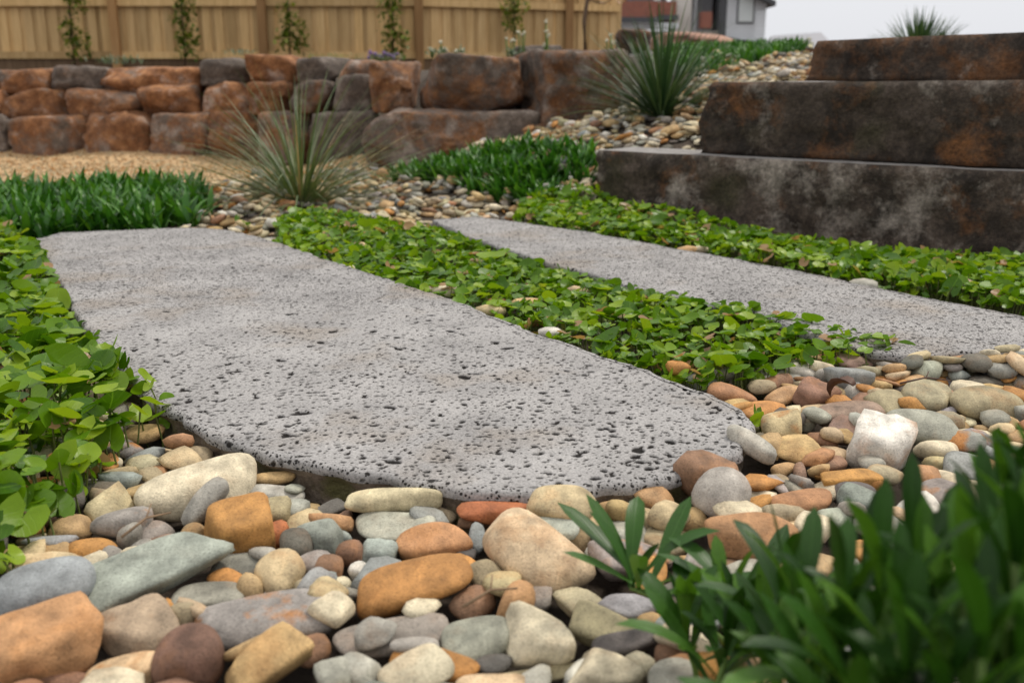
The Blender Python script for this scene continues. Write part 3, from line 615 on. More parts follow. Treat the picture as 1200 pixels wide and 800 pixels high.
# ---- the stones that can be told apart in the photograph: tile, x, y, length, height, angle, colour, shape, words
TA, TB, TCc, TD, TE = (0, 530, 2.9625), (400, 530, 2.9625), (800, 260, 2.9625), (800, 530, 2.9625), (1000, 380, 5.715)
H = [(TA, 690, 130, 400, 190, 12, 'cream', 'o', 'big smooth cream egg shaped stone near the slab'), (TA, 640, 28, 200, 80, 0, 'khaki', 'o', ''), (TA, 712, 170, 170, 80, 58, 'lilac', 'l', 'slim lilac grey stone leaning on the big cream stone'),
 (TA, 672, 285, 90, 85, 0, 'tan', 'r', ''), (TA, 825, 270, 235, 200, 10, 'orange', 'b', 'plump rounded orange stone right of the big cream stone'), (TA, 840, 160, 90, 60, 0, 'terra', 'r', ''), (TA, 945, 95, 165, 48, 6, 'tan', 'l', ''),
 (TA, 960, 147, 205, 66, 2, 'pale', 'f', ''), (TA, 940, 212, 150, 100, 0, 'khaki', 'o', ''), (TA, 1015, 205, 110, 90, -10, 'teal', 'o', ''), (TA, 1115, 290, 168, 135, -10, 'teal', 'b', 'greenish grey rounded stone below the broken slab edge'), (TA, 1030, 325, 120, 105, 0, 'dark', 'r', ''),
 (TA, 950, 290, 90, 110, 0, 'rust', 'k', ''), (TA, 970, 415, 165, 155, 50, 'beige', 'o', 'pear shaped beige stone'), (TA, 840, 400, 230, 100, 5, 'grey', 'f', ''), (TA, 490, 432, 560, 205, 24, 'teal', 'a', 'large flat greenish grey stone with straight broken edges'),
 (TA, 150, 478, 325, 190, -2, 'blue', 'o', 'large smooth blue grey stone with a pale band'), (TA, 790, 445, 120, 80, -25, 'orange', 'o', ''), (TA, 715, 505, 265, 100, 4, 'grey', 'f', ''), (TA, 165, 660, 330, 225, 20, 'terra', 'b', 'large blocky terracotta stone in the corner of the pebbles'),
 (TA, 480, 625, 250, 185, 18, 'khaki', 'a', 'chunky khaki stone beside the large terracotta stone'), (TA, 628, 575, 90, 120, 80, 'khaki', 'o', ''), (TA, 930, 580, 510, 180, 8, 'stain', 'f', 'large flat grey stone with orange stains'), (TA, 660, 715, 235, 190, 0, 'plum', 'r', 'round dark brown stone below the grey stained one'),
 (TA, 920, 735, 280, 170, 38, 'tan', 'b', 'blocky tan stone standing beside the dark brown ball'), (TA, 430, 765, 245, 105, 12, 'ochre', 'o', 'ochre and white stone at the edge of the pebbles'), (TA, 395, 200, 140, 130, -30, 'beige', 'a', ''), (TA, 240, 268, 140, 95, 0, 'tan', 'o', ''),
 (TA, 320, 338, 142, 95, 20, 'orange', 'o', ''), (TA, 180, 352, 145, 95, 0, 'tan', 'o', ''), (TA, 395, 372, 100, 80, 0, 'grey', 'o', ''), (TA, 315, 398, 115, 70, 10, 'cream', 'k', ''), (TA, 450, 290, 90, 95, 0, 'grey', 'o', ''), (TA, 535, 280, 110, 90, 30, 'grey', 'o', ''),
 (TA, 490, 335, 90, 55, 20, 'pale', 'o', ''), (TA, 340, 130, 160, 75, 5, 'dark', 'o', ''), (TA, 205, 175, 165, 95, 10, 'dark', 'o', ''), (TA, 110, 300, 100, 50, 0, 'khaki', 'o', ''), (TA, 50, 360, 120, 70, 0, 'tan', 'f', ''), (TA, 1090, 390, 150, 85, 15, 'grey', 'o', ''),
 (TA, 1145, 410, 105, 105, 0, 'brown', 'r', ''), (TA, 1175, 458, 90, 60, 0, 'cream', 'k', ''), (TA, 870, 470, 85, 95, 60, 'tan', 'o', ''), (TA, 920, 500, 135, 34, 0, 'pale', 'f', ''), (TA, 40, 605, 110, 60, 0, 'pale', 'f', ''), (TA, -5, 545, 70, 60, 0, 'orange', 'o', ''),
 (TA, 1075, 690, 130, 110, 30, 'brown', 'o', ''), (TA, 1140, 200, 120, 55, 28, 'dark', 'f', ''), (TA, 1165, 775, 140, 120, 10, 'pale', 'b', ''), (TA, 230, 785, 260, 50, 0, 'brown', 'f', ''), (TA, 80, 440, 120, 80, 0, 'khaki', 'o', ''), (TA, 1060, 470, 90, 60, 0, 'khaki', 'o', ''),
 (TB, 180, 165, 340, 105, 8, 'yellow', 'l', 'long pale yellow stone lying under the slab edge'), (TB, 335, 213, 135, 46, -8, 'khaki', 'f', ''), (TB, 185, 268, 300, 115, 0, 'pale', 'f', 'flat speckled pale grey stone below the long yellow one'), (TB, 540, 212, 290, 90, 0, 'rust', 'k', 'rough rust red stone with a crumbly surface'),
 (TB, 592, 145, 165, 105, -38, 'tan', 'w', 'tan wedge of broken stone propped against the slab edge'), (TB, 765, 178, 240, 155, -5, 'beige', 'f', 'broad flat beige stone touching the slab'), (TB, 315, 318, 262, 130, 14, 'terra', 'o', 'terracotta oval stone behind the big orange one'), (TB, 250, 470, 412, 200, 13, 'orange', 'o', 'big orange oval stone with a shallow crease'),
 (TB, 660, 345, 400, 225, -38, 'beige', 'o', 'big smooth beige oval stone lying at a slant'), (TB, 130, 352, 150, 100, -5, 'teal', 'b', ''), (TB, 62, 420, 75, 80, 0, 'white', 'b', ''), (TB, 100, 430, 95, 60, 20, 'khaki', 'o', ''), (TB, 472, 300, 120, 60, 80, 'blue', 'l', ''), (TB, 425, 350, 95, 50, 0, 'dark', 'a', ''),
 (TB, 510, 440, 165, 110, -45, 'khaki', 'o', ''), (TB, 458, 525, 155, 100, 38, 'brown', 'k', ''), (TB, 605, 525, 145, 145, 0, 'terra', 'r', 'round terracotta stone behind the chunky cream one'), (TB, 175, 640, 412, 130, 8, 'grey', 'f', 'long flat grey stone in front of the big orange one'), (TB, 470, 655, 268, 165, 25, 'grey', 'f', 'flat warm grey stone left of the chunky cream one'),
 (TB, 690, 640, 270, 225, -5, 'cream', 'k', 'chunky rough cream stone near the foreground plant'), (TB, 320, 748, 320, 120, -16, 'orange', 'o', 'orange brown oval stone at the very front'), (TB, 60, 768, 160, 120, -20, 'pale', 'b', ''), (TB, 930, 612, 285, 150, -12, 'khaki', 'f', 'brownish flat stone under the tip of the foreground plant'),
 (TB, 1000, 665, 300, 90, 14, 'dark', 'l', 'long dark stone under the foreground plant'), (TB, 1025, 752, 115, 115, 40, 'cream', 'k', ''), (TB, 840, 775, 140, 85, 38, 'white', 'a', 'small sharp white stone at the very front'), (TB, 690, 775, 390, 50, 8, 'khaki', 'f', ''), (TB, 938, 772, 90, 75, 0, 'dark', 'r', ''),
 (TB, 1165, 765, 135, 110, 0, 'terra', 'o', ''), (TB, 1150, 692, 140, 90, 20, 'brown', 'o', ''), (TB, 842, 285, 125, 115, 50, 'beige', 'r', ''), (TB, 725, 262, 210, 80, -5, 'pale', 'f', ''), (TB, 890, 152, 85, 55, 0, 'brown', 'o', ''), (TB, 910, 212, 80, 85, 0, 'tan', 'o', ''), (TB, 960, 205, 90, 90, 0, 'tan', 'r', ''),
 (TB, 1085, 165, 120, 95, -30, 'tan', 'b', ''), (TB, 1070, 232, 290, 75, -20, 'beige', 'l', ''), (TB, 1110, 138, 95, 50, 0, 'grey', 'o', ''), (TB, 890, 352, 105, 90, 0, 'white', 'o', ''), (TB, 462, 162, 120, 42, 0, 'brown', 'o', ''), (TB, 30, 352, 100, 100, 0, 'brown', 'r', ''), (TB, 10, 300, 60, 62, 0, 'teal', 'o', ''),
 (TB, 20, 490, 95, 45, 0, 'grey', 'o', ''), (TB, 530, 742, 140, 80, 10, 'dark', 'o', ''), (TB, 1075, 582, 115, 62, 0, 'tan', 'o', ''), (TB, 15, 235, 60, 70, 0, 'plum', 'k', ''), (TB, 900, 290, 70, 70, 0, 'dark', 'o', ''), (TB, 1000, 345, 80, 70, 0, 'mauve', 'o', ''),
 (TCc, 1180, 452, 110, 55, -12, 'grey', 'o', ''), (TCc, 415, 520, 112, 72, -10, 'pale', 'o', ''), (TCc, 485, 532, 60, 72, 0, 'pale', 'o', ''), (TCc, 590, 495, 105, 58, -20, 'mauve', 'a', ''), (TCc, 430, 480, 150, 50, 0, 'tan', 'o', ''), (TCc, 520, 468, 112, 46, 0, 'terra', 'o', ''),
 (TCc, 560, 440, 85, 48, 0, 'khaki', 'o', ''), (TCc, 443, 438, 48, 42, 0, 'tan', 'b', ''), (TCc, 172, 600, 175, 75, -10, 'terra', 'o', 'smooth terracotta stone touching the right tip of the near slab'), (TCc, 312, 565, 182, 62, 9, 'brown', 'l', ''), (TCc, 345, 605, 132, 68, 22, 'tan', 'o', ''), (TCc, 268, 525, 118, 50, 5, 'pale', 'f', ''),
 (TCc, 60, 555, 145, 62, 0, 'teal', 'o', ''), (TCc, 75, 495, 150, 50, 8, 'orange', 'f', ''), (TCc, 345, 712, 162, 138, 10, 'ochre', 'k', 'ochre and white quartz stone by the right end of the near slab'), (TCc, 238, 768, 165, 78, -42, 'pale', 'o', 'pale grey oval stone leaning on the slab beside the ochre quartz'), (TCc, 580, 675, 242, 110, 4, 'mauve', 'o', 'mauve brown oval stone behind the white quartz lump'),
 (TCc, 455, 605, 110, 112, -40, 'brown', 'a', ''), (TCc, 540, 588, 92, 46, -15, 'ochre', 'o', ''), (TCc, 602, 592, 72, 62, -60, 'white', 'o', 'small bright white curved stone beside a curled dead leaf'), (TCc, 725, 632, 150, 90, 15, 'khaki', 'a', ''), (TCc, 845, 615, 165, 112, -5, 'khaki', 'a', 'broad angular khaki stone among the pebbles'),
 (TCc, 848, 722, 258, 135, -18, 'grey', 'o', 'large smooth grey stone right of the white quartz lump'), (TCc, 690, 772, 200, 170, -12, 'quartz', 'a', 'lump of white quartz with brown specks'), (TCc, 1055, 640, 240, 120, 6, 'khaki', 'o', 'large smooth greyish tan stone beyond the foreground leaves'), (TCc, 430, 700, 60, 85, 0, 'grey', 'o', ''),
 (TCc, 485, 762, 112, 60, -5, 'brown', 'k', ''), (TCc, 395, 785, 175, 62, 0, 'beige', 'o', ''), (TCc, 560, 725, 125, 78, 30, 'mauve', 'a', ''), (TCc, 275, 660, 120, 45, 0, 'khaki', 'o', ''), (TCc, 140, 530, 90, 50, 0, 'grey', 'o', ''),
 (TE, 640, 145, 310, 95, -17, 'orange', 'l', 'long orange brown stone lying on the end of the far slab'), (TE, 525, 235, 225, 68, 8, 'beige', 'l', ''), (TE, 778, 238, 245, 100, 8, 'grey', 'o', ''), (TE, 270, 225, 250, 105, -5, 'khaki', 'o', ''), (TE, 225, 278, 135, 90, -5, 'terra', 'b', ''), (TE, 130, 268, 90, 62, 20, 'dark', 'o', ''), (TE, 30, 272, 130, 90, -20, 'mauve', 'a', ''),
 (TE, 560, 290, 220, 95, 20, 'grey', 'f', ''), (TE, 610, 328, 175, 72, -5, 'tan', 'o', ''), (TE, 720, 305, 150, 42, 0, 'khaki', 'o', ''), (TE, 780, 345, 172, 90, -5, 'khaki', 'o', ''), (TE, 862, 290, 140, 70, 25, 'terra', 'a', ''), (TE, 985, 225, 150, 95, -10, 'brown', 'a', ''), (TE, 1090, 195, 160, 95, -12, 'grey', 'o', ''),
 (TE, 1010, 290, 290, 85, 8, 'pale', 'l', ''), (TE, 908, 355, 215, 52, 32, 'blue', 'l', 'slim blue grey stone lying aslant at the edge of the far slab'), (TE, 1030, 330, 110, 90, 0, 'terra', 'a', ''), (TE, 500, 385, 265, 80, -3, 'orange', 'f', 'flat orange stone with bits of dark twig on it'), (TE, 680, 385, 150, 60, 0, 'blue', 'f', ''), (TE, 755, 420, 165, 55, -8, 'mauve', 'o', ''),
 (TE, 165, 382, 180, 75, -5, 'orange', 'o', ''), (TE, 90, 332, 200, 50, 5, 'mauve', 'f', ''), (TE, 240, 350, 110, 90, -40, 'tan', 'o', ''), (TE, 390, 315, 190, 45, -8, 'khaki', 'f', ''), (TE, 690, 470, 215, 65, -5, 'khaki', 'f', ''), (TE, 1030, 400, 250, 60, 12, 'khaki', 'o', ''), (TE, 1075, 350, 130, 60, -5, 'tan', 'o', ''),
 (TE, 880, 408, 85, 48, 10, 'cream', 'o', ''), (TE, 1100, 500, 190, 150, -20, 'orange', 'b', 'mottled orange stone beside the large greyish tan one'), (TE, 1040, 432, 130, 32, 5, 'beige', 'o', ''), (TE, 375, 590, 165, 46, 5, 'orange', 'o', ''), (TE, 620, 610, 130, 90, -10, 'blue', 'o', ''), (TE, 765, 635, 230, 70, 9, 'tan', 'o', ''),
 (TE, 722, 690, 125, 72, 15, 'tan', 'o', ''), (TE, 860, 710, 95, 65, 0, 'tan', 'r', ''), (TE, 935, 668, 125, 100, 15, 'beige', 'o', ''), (TE, 1040, 680, 120, 90, 10, 'beige', 'o', ''), (TE, 740, 775, 80, 62, 0, 'cream', 'o', ''), (TE, 930, 750, 95, 50, 10, 'beige', 'o', ''), (TE, 180, 455, 150, 72, 0, 'tan', 'b', ''), (TE, 650, 535, 160, 60, 0, 'beige', 'f', ''),
 (TD, 90, 85, 185, 165, 20, 'brown', 'k', 'rough brown broken stone against the front of the near slab'), (TD, 140, 135, 165, 150, 30, 'pale', 'o', 'smooth pale grey rounded stone beside a creamy broken one'), (TD, 188, 200, 140, 95, -20, 'cream', 'a', ''), (TD, 310, 108, 155, 52, 6, 'khaki', 'f', ''), (TD, 352, 55, 105, 42, 22, 'tan', 'o', ''), (TD, 575, 100, 230, 95, 4, 'orange', 'b', 'rounded orange stone below the white quartz lump'),
 (TD, 655, 108, 70, 90, 0, 'orange', 'r', ''), (TD, 395, 180, 275, 92, 3, 'terra', 'o', 'smooth orange brown oval stone near the foreground leaves'), (TD, 515, 45, 140, 62, 12, 'brown', 'o', ''), (TD, 407, 72, 80, 42, 80, 'mauve', 'o', ''), (TD, 590, 182, 105, 52, 0, 'grey', 'o', ''), (TD, 655, 165, 52, 46, 0, 'tan', 'r', ''), (TD, 445, 45, 42, 40, 0, 'blue', 'r', ''),
 (TD, 240, 310, 330, 190, -8, 'terra', 'b', 'large pinkish terracotta stone behind the foreground leaves'), (TD, 385, 255, 110, 70, 0, 'beige', 'o', ''), (TD, 530, 240, 130, 85, 0, 'pale', 'o', ''), (TD, 820, 200, 150, 90, 20, 'white', 'o', 'white stone showing between the dark foreground leaves'), (TD, 850, 90, 110, 85, 0, 'terra', 'o', ''), (TD, 905, 38, 130, 50, 0, 'beige', 'o', ''),
 (TD, 80, 460, 170, 130, 0, 'beige', 'b', ''), (TD, 95, 745, 200, 130, 0, 'orange', 'o', 'orange stone at the very front under the foreground plant'), (TD, 310, 775, 150, 95, 0, 'brown', 'o', ''), (TD, 10, 590, 90, 80, 0, 'brown', 'o', ''), (TD, 560, 420, 90, 120, 60, 'grey', 'o', ''), (TD, 30, 235, 120, 80, 0, 'tan', 'o', '')]
heroes = []
for til, zx, zy, Lp, Wp, ang, ck, shp, desc in H:
    u = til[0] + zx / til[2]; v = til[1] + zy / til[2]; heroes.append((v, u, Lp / til[2], Wp / til[2], ang, ck, shp, desc))
heroes.sort(key=lambda h: h[0])
h0 = pile.H.copy()
for v, u, Lp, Wp, ang, ck, shp, desc in heroes:
    p = P(u, v, -.02); rg = math.sqrt(p[0] ** 2 + p[1] ** 2 + (CAM_H + .02) ** 2); el = math.asin((CAM_H + .02) / rg)
    ex = math.radians(6 + abs(ang) * .35); e2 = el + ex; an = math.radians(ang)
    yaw = math.atan2(math.sin(an) / math.sin(e2), math.cos(an)); fs = math.hypot(math.cos(yaw), math.sin(yaw) * math.sin(e2))
    a = .95 * Lp / FPX * rg / 2 / fs; hw = .97 * Wp / FPX * rg / 2
    cr_ = {'o': .62, 'r': .85, 'f': .40, 'l': .75, 'a': .5, 'b': .72, 'k': .7, 'w': .7}[shp]
    b = hw / math.hypot(math.sin(e2) , cr_ * math.cos(e2)); b = min(b, a * 1.05) if shp != 'a' else min(b, a)
    c = math.sqrt(max((hw ** 2 - (b * math.sin(e2)) ** 2), (hw * .45) ** 2)) / math.cos(e2); c = min(c, b * 1.05)
    rg2 = np.random.default_rng(int(u * 7 + v * 13))
    x, y = p[0], p[1]; zc = -.03
    for it in range(3):                    # settle on the bed below, then slide along the sight line to where it is seen
        inS = inside(W1, np.array([x]), np.array([y]))[0]
        r = pile.settle(x, y, a, b, c, yaw, .55, .4, .2, extra=(0, math.tan(ex)))
        if r is None: break
        zc = float(np.clip(r[0], -.055 + c * .6, -.034 + c + .012)); q = P(u, v, zc); x, y = q[0], q[1]
    for it in range(5):                    # not inside the slab: lean it on the slab's edge instead
        if not (inside(W1, np.array([x]), np.array([y + .55 * b]))[0] or inside(W2, np.array([x]), np.array([y + .55 * b]))[0]): break
        zc += .007; q = P(u, v, zc); x, y = q[0], q[1]; b *= .94
    if r is None: zc = -.03; r = (zc, 0, math.tan(ex), None, None, None)
    else:
        r = pile.settle(x, y, a, b, c, yaw, .55, .4, .2, extra=(0, math.tan(ex)))
        if r is None: continue
        r = (zc, *r[1:]); pile.commit(r)
    add_stone(x, y, r, yaw, a, b, c, shp, ck, rg2, desc or None, True)
fill(pile, F1, 3000, .024, .046, .09, rng, PAL, topcap=.004, avoid=(W1, W2), q=.6, gap=-.034, shapes='ooofffflaabkw')
fill(pile, F1, 2500, .016, .030, .09, rng, PAL, topcap=.0, avoid=(W1, W2), q=.6, gap=-.030, shapes='ooofffflaabkr')
fill(pile, poly_px([(1040, 412), (1240, 404), (1240, 440), (1040, 440)], -.02), 160, .022, .04, .12, rng, PAL, topcap=.012, avoid=(W1, W2), q=.6, shapes='oofffla')
# the beds farther back
F2 = poly_px([(205, 285), (225, 240), (262, 214), (330, 200), (440, 192), (520, 184), (640, 184), (700, 190), (705, 245), (640, 268), (560, 262), (505, 262), (400, 312), (300, 282)], -.03)
pile2 = Pile(-1.6, .9, 2.6, 5.3, .008)
for wpoly in (W1, W2): pile2.H[inside(wpoly, pile2.X, pile2.Y)] = .5
fill(pile2, F2, 5200, .016, .042, .075, rng, PAL2, q=.78, avoid=(W1, W2), shapes='ooooorrffflb', topcap=None)
F3 = [(-.12, 4.05), (-.1, 4.6), (.12, 5.05), (.6, 5.3), (.95, 5.7), (1.2, 6.6), (2.4, 6.6), (2.1, 5.3), (1.55, 4.75), (1.05, 4.1), (.75, 3.75), (.42, 3.62), (.22, 3.62), (.1, 3.8)]
pile3 = Pile(-.2, 2.5, 3.5, 6.7, .01)
fill(pile3, F3, 4600, .018, .045, .075, rng, PAL2, q=.78, shapes='ooooorrffflb')
# a few pale stones showing at the edges of the leafy strips
for u, v, a, ck, shp in ((520, 337, .03, 'cream', 'o'), (535, 328, .022, 'white', 'o'), (575, 361, .032, 'beige', 'o'), (583, 350, .026, 'terra', 'o'), (615, 353, .03, 'tan', 'b'), (632, 371, .024, 'terra', 'o'), (645, 385, .022, 'white', 'o'), (680, 338, .03, 'beige', 'o'), (795, 425, .024, 'orange', 'o'), (412, 311, .02, 'cream', 'o'), (1015, 331, .035, 'pale', 'o'), (10, 293, .03, 'cream', 'o'), (805, 290, .03, 'tan', 'o'), (822, 288, .022, 'cream', 'o'), (650, 288, .02, 'beige', 'o'), (205, 510, .02, 'terra', 'l')):
    p = P(u, v, .0); r = (-.012, 0, 0); add_stone(p[0], p[1] + .012, r, random.uniform(-.4, .4), a, a * .7, a * .5, shp, ck, rng)

# which stones become objects: those that show largest
def vis(s): return s['px'] * min(s['pxh'], s['px'])
inframe = lambda s: -20 < s['uv'][0] < 1220 and -10 < s['uv'][1] < 815
def covered(s):                           # the part of a stone not buried under its neighbours
    for pl in (pile, pile2, pile3):
        x, y, z = s['p']
        if pl.ax[0] < x < pl.ax[-1] and pl.ay[0] < y < pl.ay[-1]:
            h = pl.H[min(len(pl.ay) - 1, int(round((y - pl.y0) / pl.res))), min(len(pl.ax) - 1, int(round((x - pl.x0) / pl.res)))]
            if h < .3 and h > z + s['d'][2] * 1.02 + .004: return True
    return False
heroS = [s for s in STONES if s['hero'] and inframe(s)]
rest = [s for s in STONES if not s['hero'] and inframe(s) and not covered(s)]
rest.sort(key=vis, reverse=True)
OBJ = heroS + rest[:300 - len(heroS)]; oid = {s['sid'] for s in OBJ}
NEAR = [s for s in OBJ if s['desc']]
used = set()
def auto_label(s):
    sz = s['px']; size = 'small' if sz < 34 else 'medium' if sz < 70 else 'large'
    base = f"{size} {CN[s['ck']][2]} {SHP[s['shp']][3]} stone"
    lm = sorted(NEAR, key=lambda t: (t['uv'][0] - s['uv'][0]) ** 2 + (1.6 * (t['uv'][1] - s['uv'][1])) ** 2)
    def rel(t):
        dx = s['uv'][0] - t['uv'][0]; dy = s['uv'][1] - t['uv'][1]
        if abs(dx) > 1.3 * abs(dy): return ('right of' if dx > 0 else 'left of')
        return 'in front of' if dy > 0 else 'behind'
    u, v = s['uv']
    def short(t):
        d = t['desc'].split(); stop = [i for i, w in enumerate(d) if w in ('near', 'beside', 'below', 'behind', 'with', 'leaning', 'lying', 'under', 'touching', 'against', 'propped', 'standing', 'right', 'left', 'by', 'in', 'at', 'among', 'showing', 'beyond', 'on')]
        return ' '.join(d[:stop[0]] if stop else d)
    if s['dep'] > 2.6:
        place = ('in the pebble bed behind the near slab' if u < 300 else 'by the foot of the grey green tussock' if u < 480 else 'in the pebble bed before the strap leaf clump' if v > 150 and u < 700 else 'on the pebble slope beside the steps')
        return f'{base} {place}', 'pebbles in the beds behind the slabs'
    if s['dep'] > 1.5 and u < 760: cand = [f'{base} at the edge of the leafy strip between the slabs']
    else: cand = [f'{base} {rel(t)} the {short(t)}' for t in lm[:3]]
    words = ('broader', 'slimmer', 'paler', 'darker')
    for c in cand:
        if c not in used and len(c.split()) <= 16: return c, None
    for t in lm[:5]:
        for t2 in lm[:7]:
            if t is t2: continue
            c = f'{base} between the {short(t)} and the {short(t2)}'
            if c not in used and len(c.split()) <= 16: return c, None
    for o in ('smaller ', 'tiny ', 'lesser '):
        for c in cand:
            c = o + c.split(' ', 1)[1]
            if c not in used: return c, None
    return cand[0], 'pebbles that nothing tells apart'
for s in OBJ:
    rg2 = np.random.default_rng(s['sid'] + 50); V, F = stone_mesh(*s['d'], s['shp'], rg2, 4 if s['px'] > 75 else 3)
    o = mk('river_stone', V @ s['R'].T, F, M['stone'], None, True, s['p']); me = o.data
    attr_c(me, 'tint', np.tile(s['tint'], (len(V), 1))); attr_f(me, 'seed', np.full(len(V), s['seed']))
    if s['desc']: lb, gp = s['desc'], None
    else: lb, gp = auto_label(s)
    used.add(lb); tag(o, lb, 'pebble', gp or 'river stones around the slabs')
Vs, Fs, Ts, Ss, n0 = [], [], [], [], 0
for s in STONES:
    if s['sid'] in oid: continue
    u, v = s['uv']
    if not (-260 < u < 1460 and v < 1000): continue
    rg2 = np.random.default_rng(s['sid'] + 50); V, F = stone_mesh(*s['d'], s['shp'], rg2, 2 if s['px'] > 22 else 1)
    Vs.append(V @ s['R'].T + np.array(s['p'])); Fs.append(F + n0); n0 += len(V); Ts.append(np.tile(s['tint'], (len(V), 1))); Ss.append(np.full(len(V), s['seed']))
o = mk('pebbles', np.concatenate(Vs), np.concatenate(Fs), M['stone']); attr_c(o.data, 'tint', np.concatenate(Ts)); attr_f(o.data, 'seed', np.concatenate(Ss))
o['kind'] = 'stuff'; o['label'] = 'mixed small river pebbles filling the beds between the slabs and plants'
# loose grains on the gravel path
n = 9000; X = rng.uniform(-3.6, 0, n); Y = rng.uniform(3.6, 6.6, n); ok = inside(PATH, X, Y); X, Y = X[ok], Y[ok]; Z = gz(X, Y) + .010
V0, F0 = ico(1); sc = rng.uniform(.004, .011, (len(X), 1)) * rng.uniform(.6, 1.2, (len(X), 3)); k = V0[None] * sc[:, None, :] * (1 + .2 * rng.normal(size=(len(X), len(V0), 1)))
V = (k + np.stack([X, Y, Z], -1)[:, None, :]).reshape(-1, 3); F = (F0[None] + (np.arange(len(X)) * len(V0))[:, None, None]).reshape(-1, 3)
pal = np.array([CN[c][0] for c in ('tan', 'beige', 'tan', 'yellow', 'tan', 'orange', 'beige')]) * .85
T = np.repeat(np.c_[pal[rng.integers(len(pal), size=len(X))], np.zeros(len(X))], len(V0), 0)
o = mk('gravel', V, F, M['stone'], smooth=False); attr_c(o.data, 'tint', T); attr_f(o.data, 'seed', np.repeat(rng.uniform(0, 50, len(X)), len(V0))); o['kind'] = 'stuff'; o['label'] = 'loose tan grains lying on the gravel path'

# ------------------------------------------------------------------ leaves
def round_leaf(rng, nr=13, cup=.30):
    """kidney-shaped blade, stalk at the origin, tip towards +Y, width about 2; cupped and waved"""
    V, UV = [(0, 0, 0)], [(0, .25)]
    th = np.linspace(-170, 170, nr) * math.pi / 180
    fold = rng.uniform(.0, .16); wv = rng.uniform(0, 6.28); wa = rng.uniform(.03, .12); asp = rng.uniform(.88, 1.1)
    for fr in (.52, 1.0):
        for t in th:
            r = (1.0 + .06 * math.cos(2 * t) - .14 * math.cos(t)) * (1 - .5 * max(0, (abs(t) - 2.45) / .52) ** 2) * fr * (1 + .03 * math.sin(5 * t + wv))
            x, y = r * math.sin(t) * asp, r * math.cos(t) + .0
            z = cup * (r * r) * .5 + fold * abs(x) * .5 * fr + wa * math.sin(3 * t + wv) * fr * fr - .12 * max(0, y - .35) ** 2
            V.append((x, y + .1, z)); UV.append((x / 1.0, (y + 1) / 2))
    F = []
    for i in range(nr - 1):
        F.append((0, 1 + i + 1, 1 + i)); a, b = 1 + i, 1 + nr + i; F += [(a, a + 1, b + 1), (a, b + 1, b)]
    return np.array(V), np.array(F)[:, ::1], np.array(UV)
def lance_leaf(rng, seg=5, wid=.16, bend=.5, fold=.25, prof='lance'):
    """blade of length 1 along +Z from the origin, bending towards +Y, V-folded"""
    V, UV, F = [], [], []; y = z = 0.0; a = 0.0; st = 1.0 / seg; tw = rng.uniform(-.3, .3)
    for i in range(seg + 1):
        t = i / seg
        if prof == 'lance': w = wid * .5 * (math.sin(math.pi * min(1, t * .93 + .07) ** .9) ** .8 if t < 1 else .0) + (.0 if t >= 1 else .004)
        elif prof == 'spoon': w = wid * .5 * ((.18 + .82 * math.sin(math.pi * min(1, t) ** 1.7 * .98) ** .8) if t < 1 else .02)
        else: w = wid * .5 * (1 - t ** 2.2) ** .8 * (.75 + .25 * min(1, t * 4)) if t < 1 else 0.0
        for s in (-1, 0, 1):
            x = s * w; zz = abs(s) * w * fold
            V.append((x * math.cos(tw * t), y + zz * math.cos(a) * -1.0 + x * math.sin(tw * t), z + zz * math.sin(a))); UV.append((s, t))
        a += bend / seg * (1 + .6 * t); y += st * math.sin(a); z += st * math.cos(a)
    for i in range(seg):
        for s in (0, 1):
            p = i * 3 + s; F += [(p, p + 1, p + 4), (p, p + 4, p + 3)]
    return np.array(V), np.array(F), np.array(UV)
def frames(az, incl, roll=None):
    """rotation matrices: local Z tilted by incl towards azimuth az, then turned by roll about local Z"""
    az = np.asarray(az); c, s = np.cos(az), np.sin(az); ci, si = np.cos(incl), np.sin(incl)
    n = len(az); R = np.zeros((n, 3, 3))           # columns: local x, y, z.  local y points along azimuth (leaf leans/bends that way)
    R[:, :, 0] = np.stack([s, -c, np.zeros(n)], -1); R[:, :, 1] = np.stack([c * ci, s * ci, -si], -1); R[:, :, 2] = np.stack([c * si, s * si, ci], -1)
    if roll is not None:
        cr, sr = np.cos(roll), np.sin(roll); Q = np.zeros((n, 3, 3)); Q[:, 0, 0] = cr; Q[:, 0, 1] = -sr; Q[:, 1, 0] = sr; Q[:, 1, 1] = cr; Q[:, 2, 2] = 1
        R = R @ Q
    return R
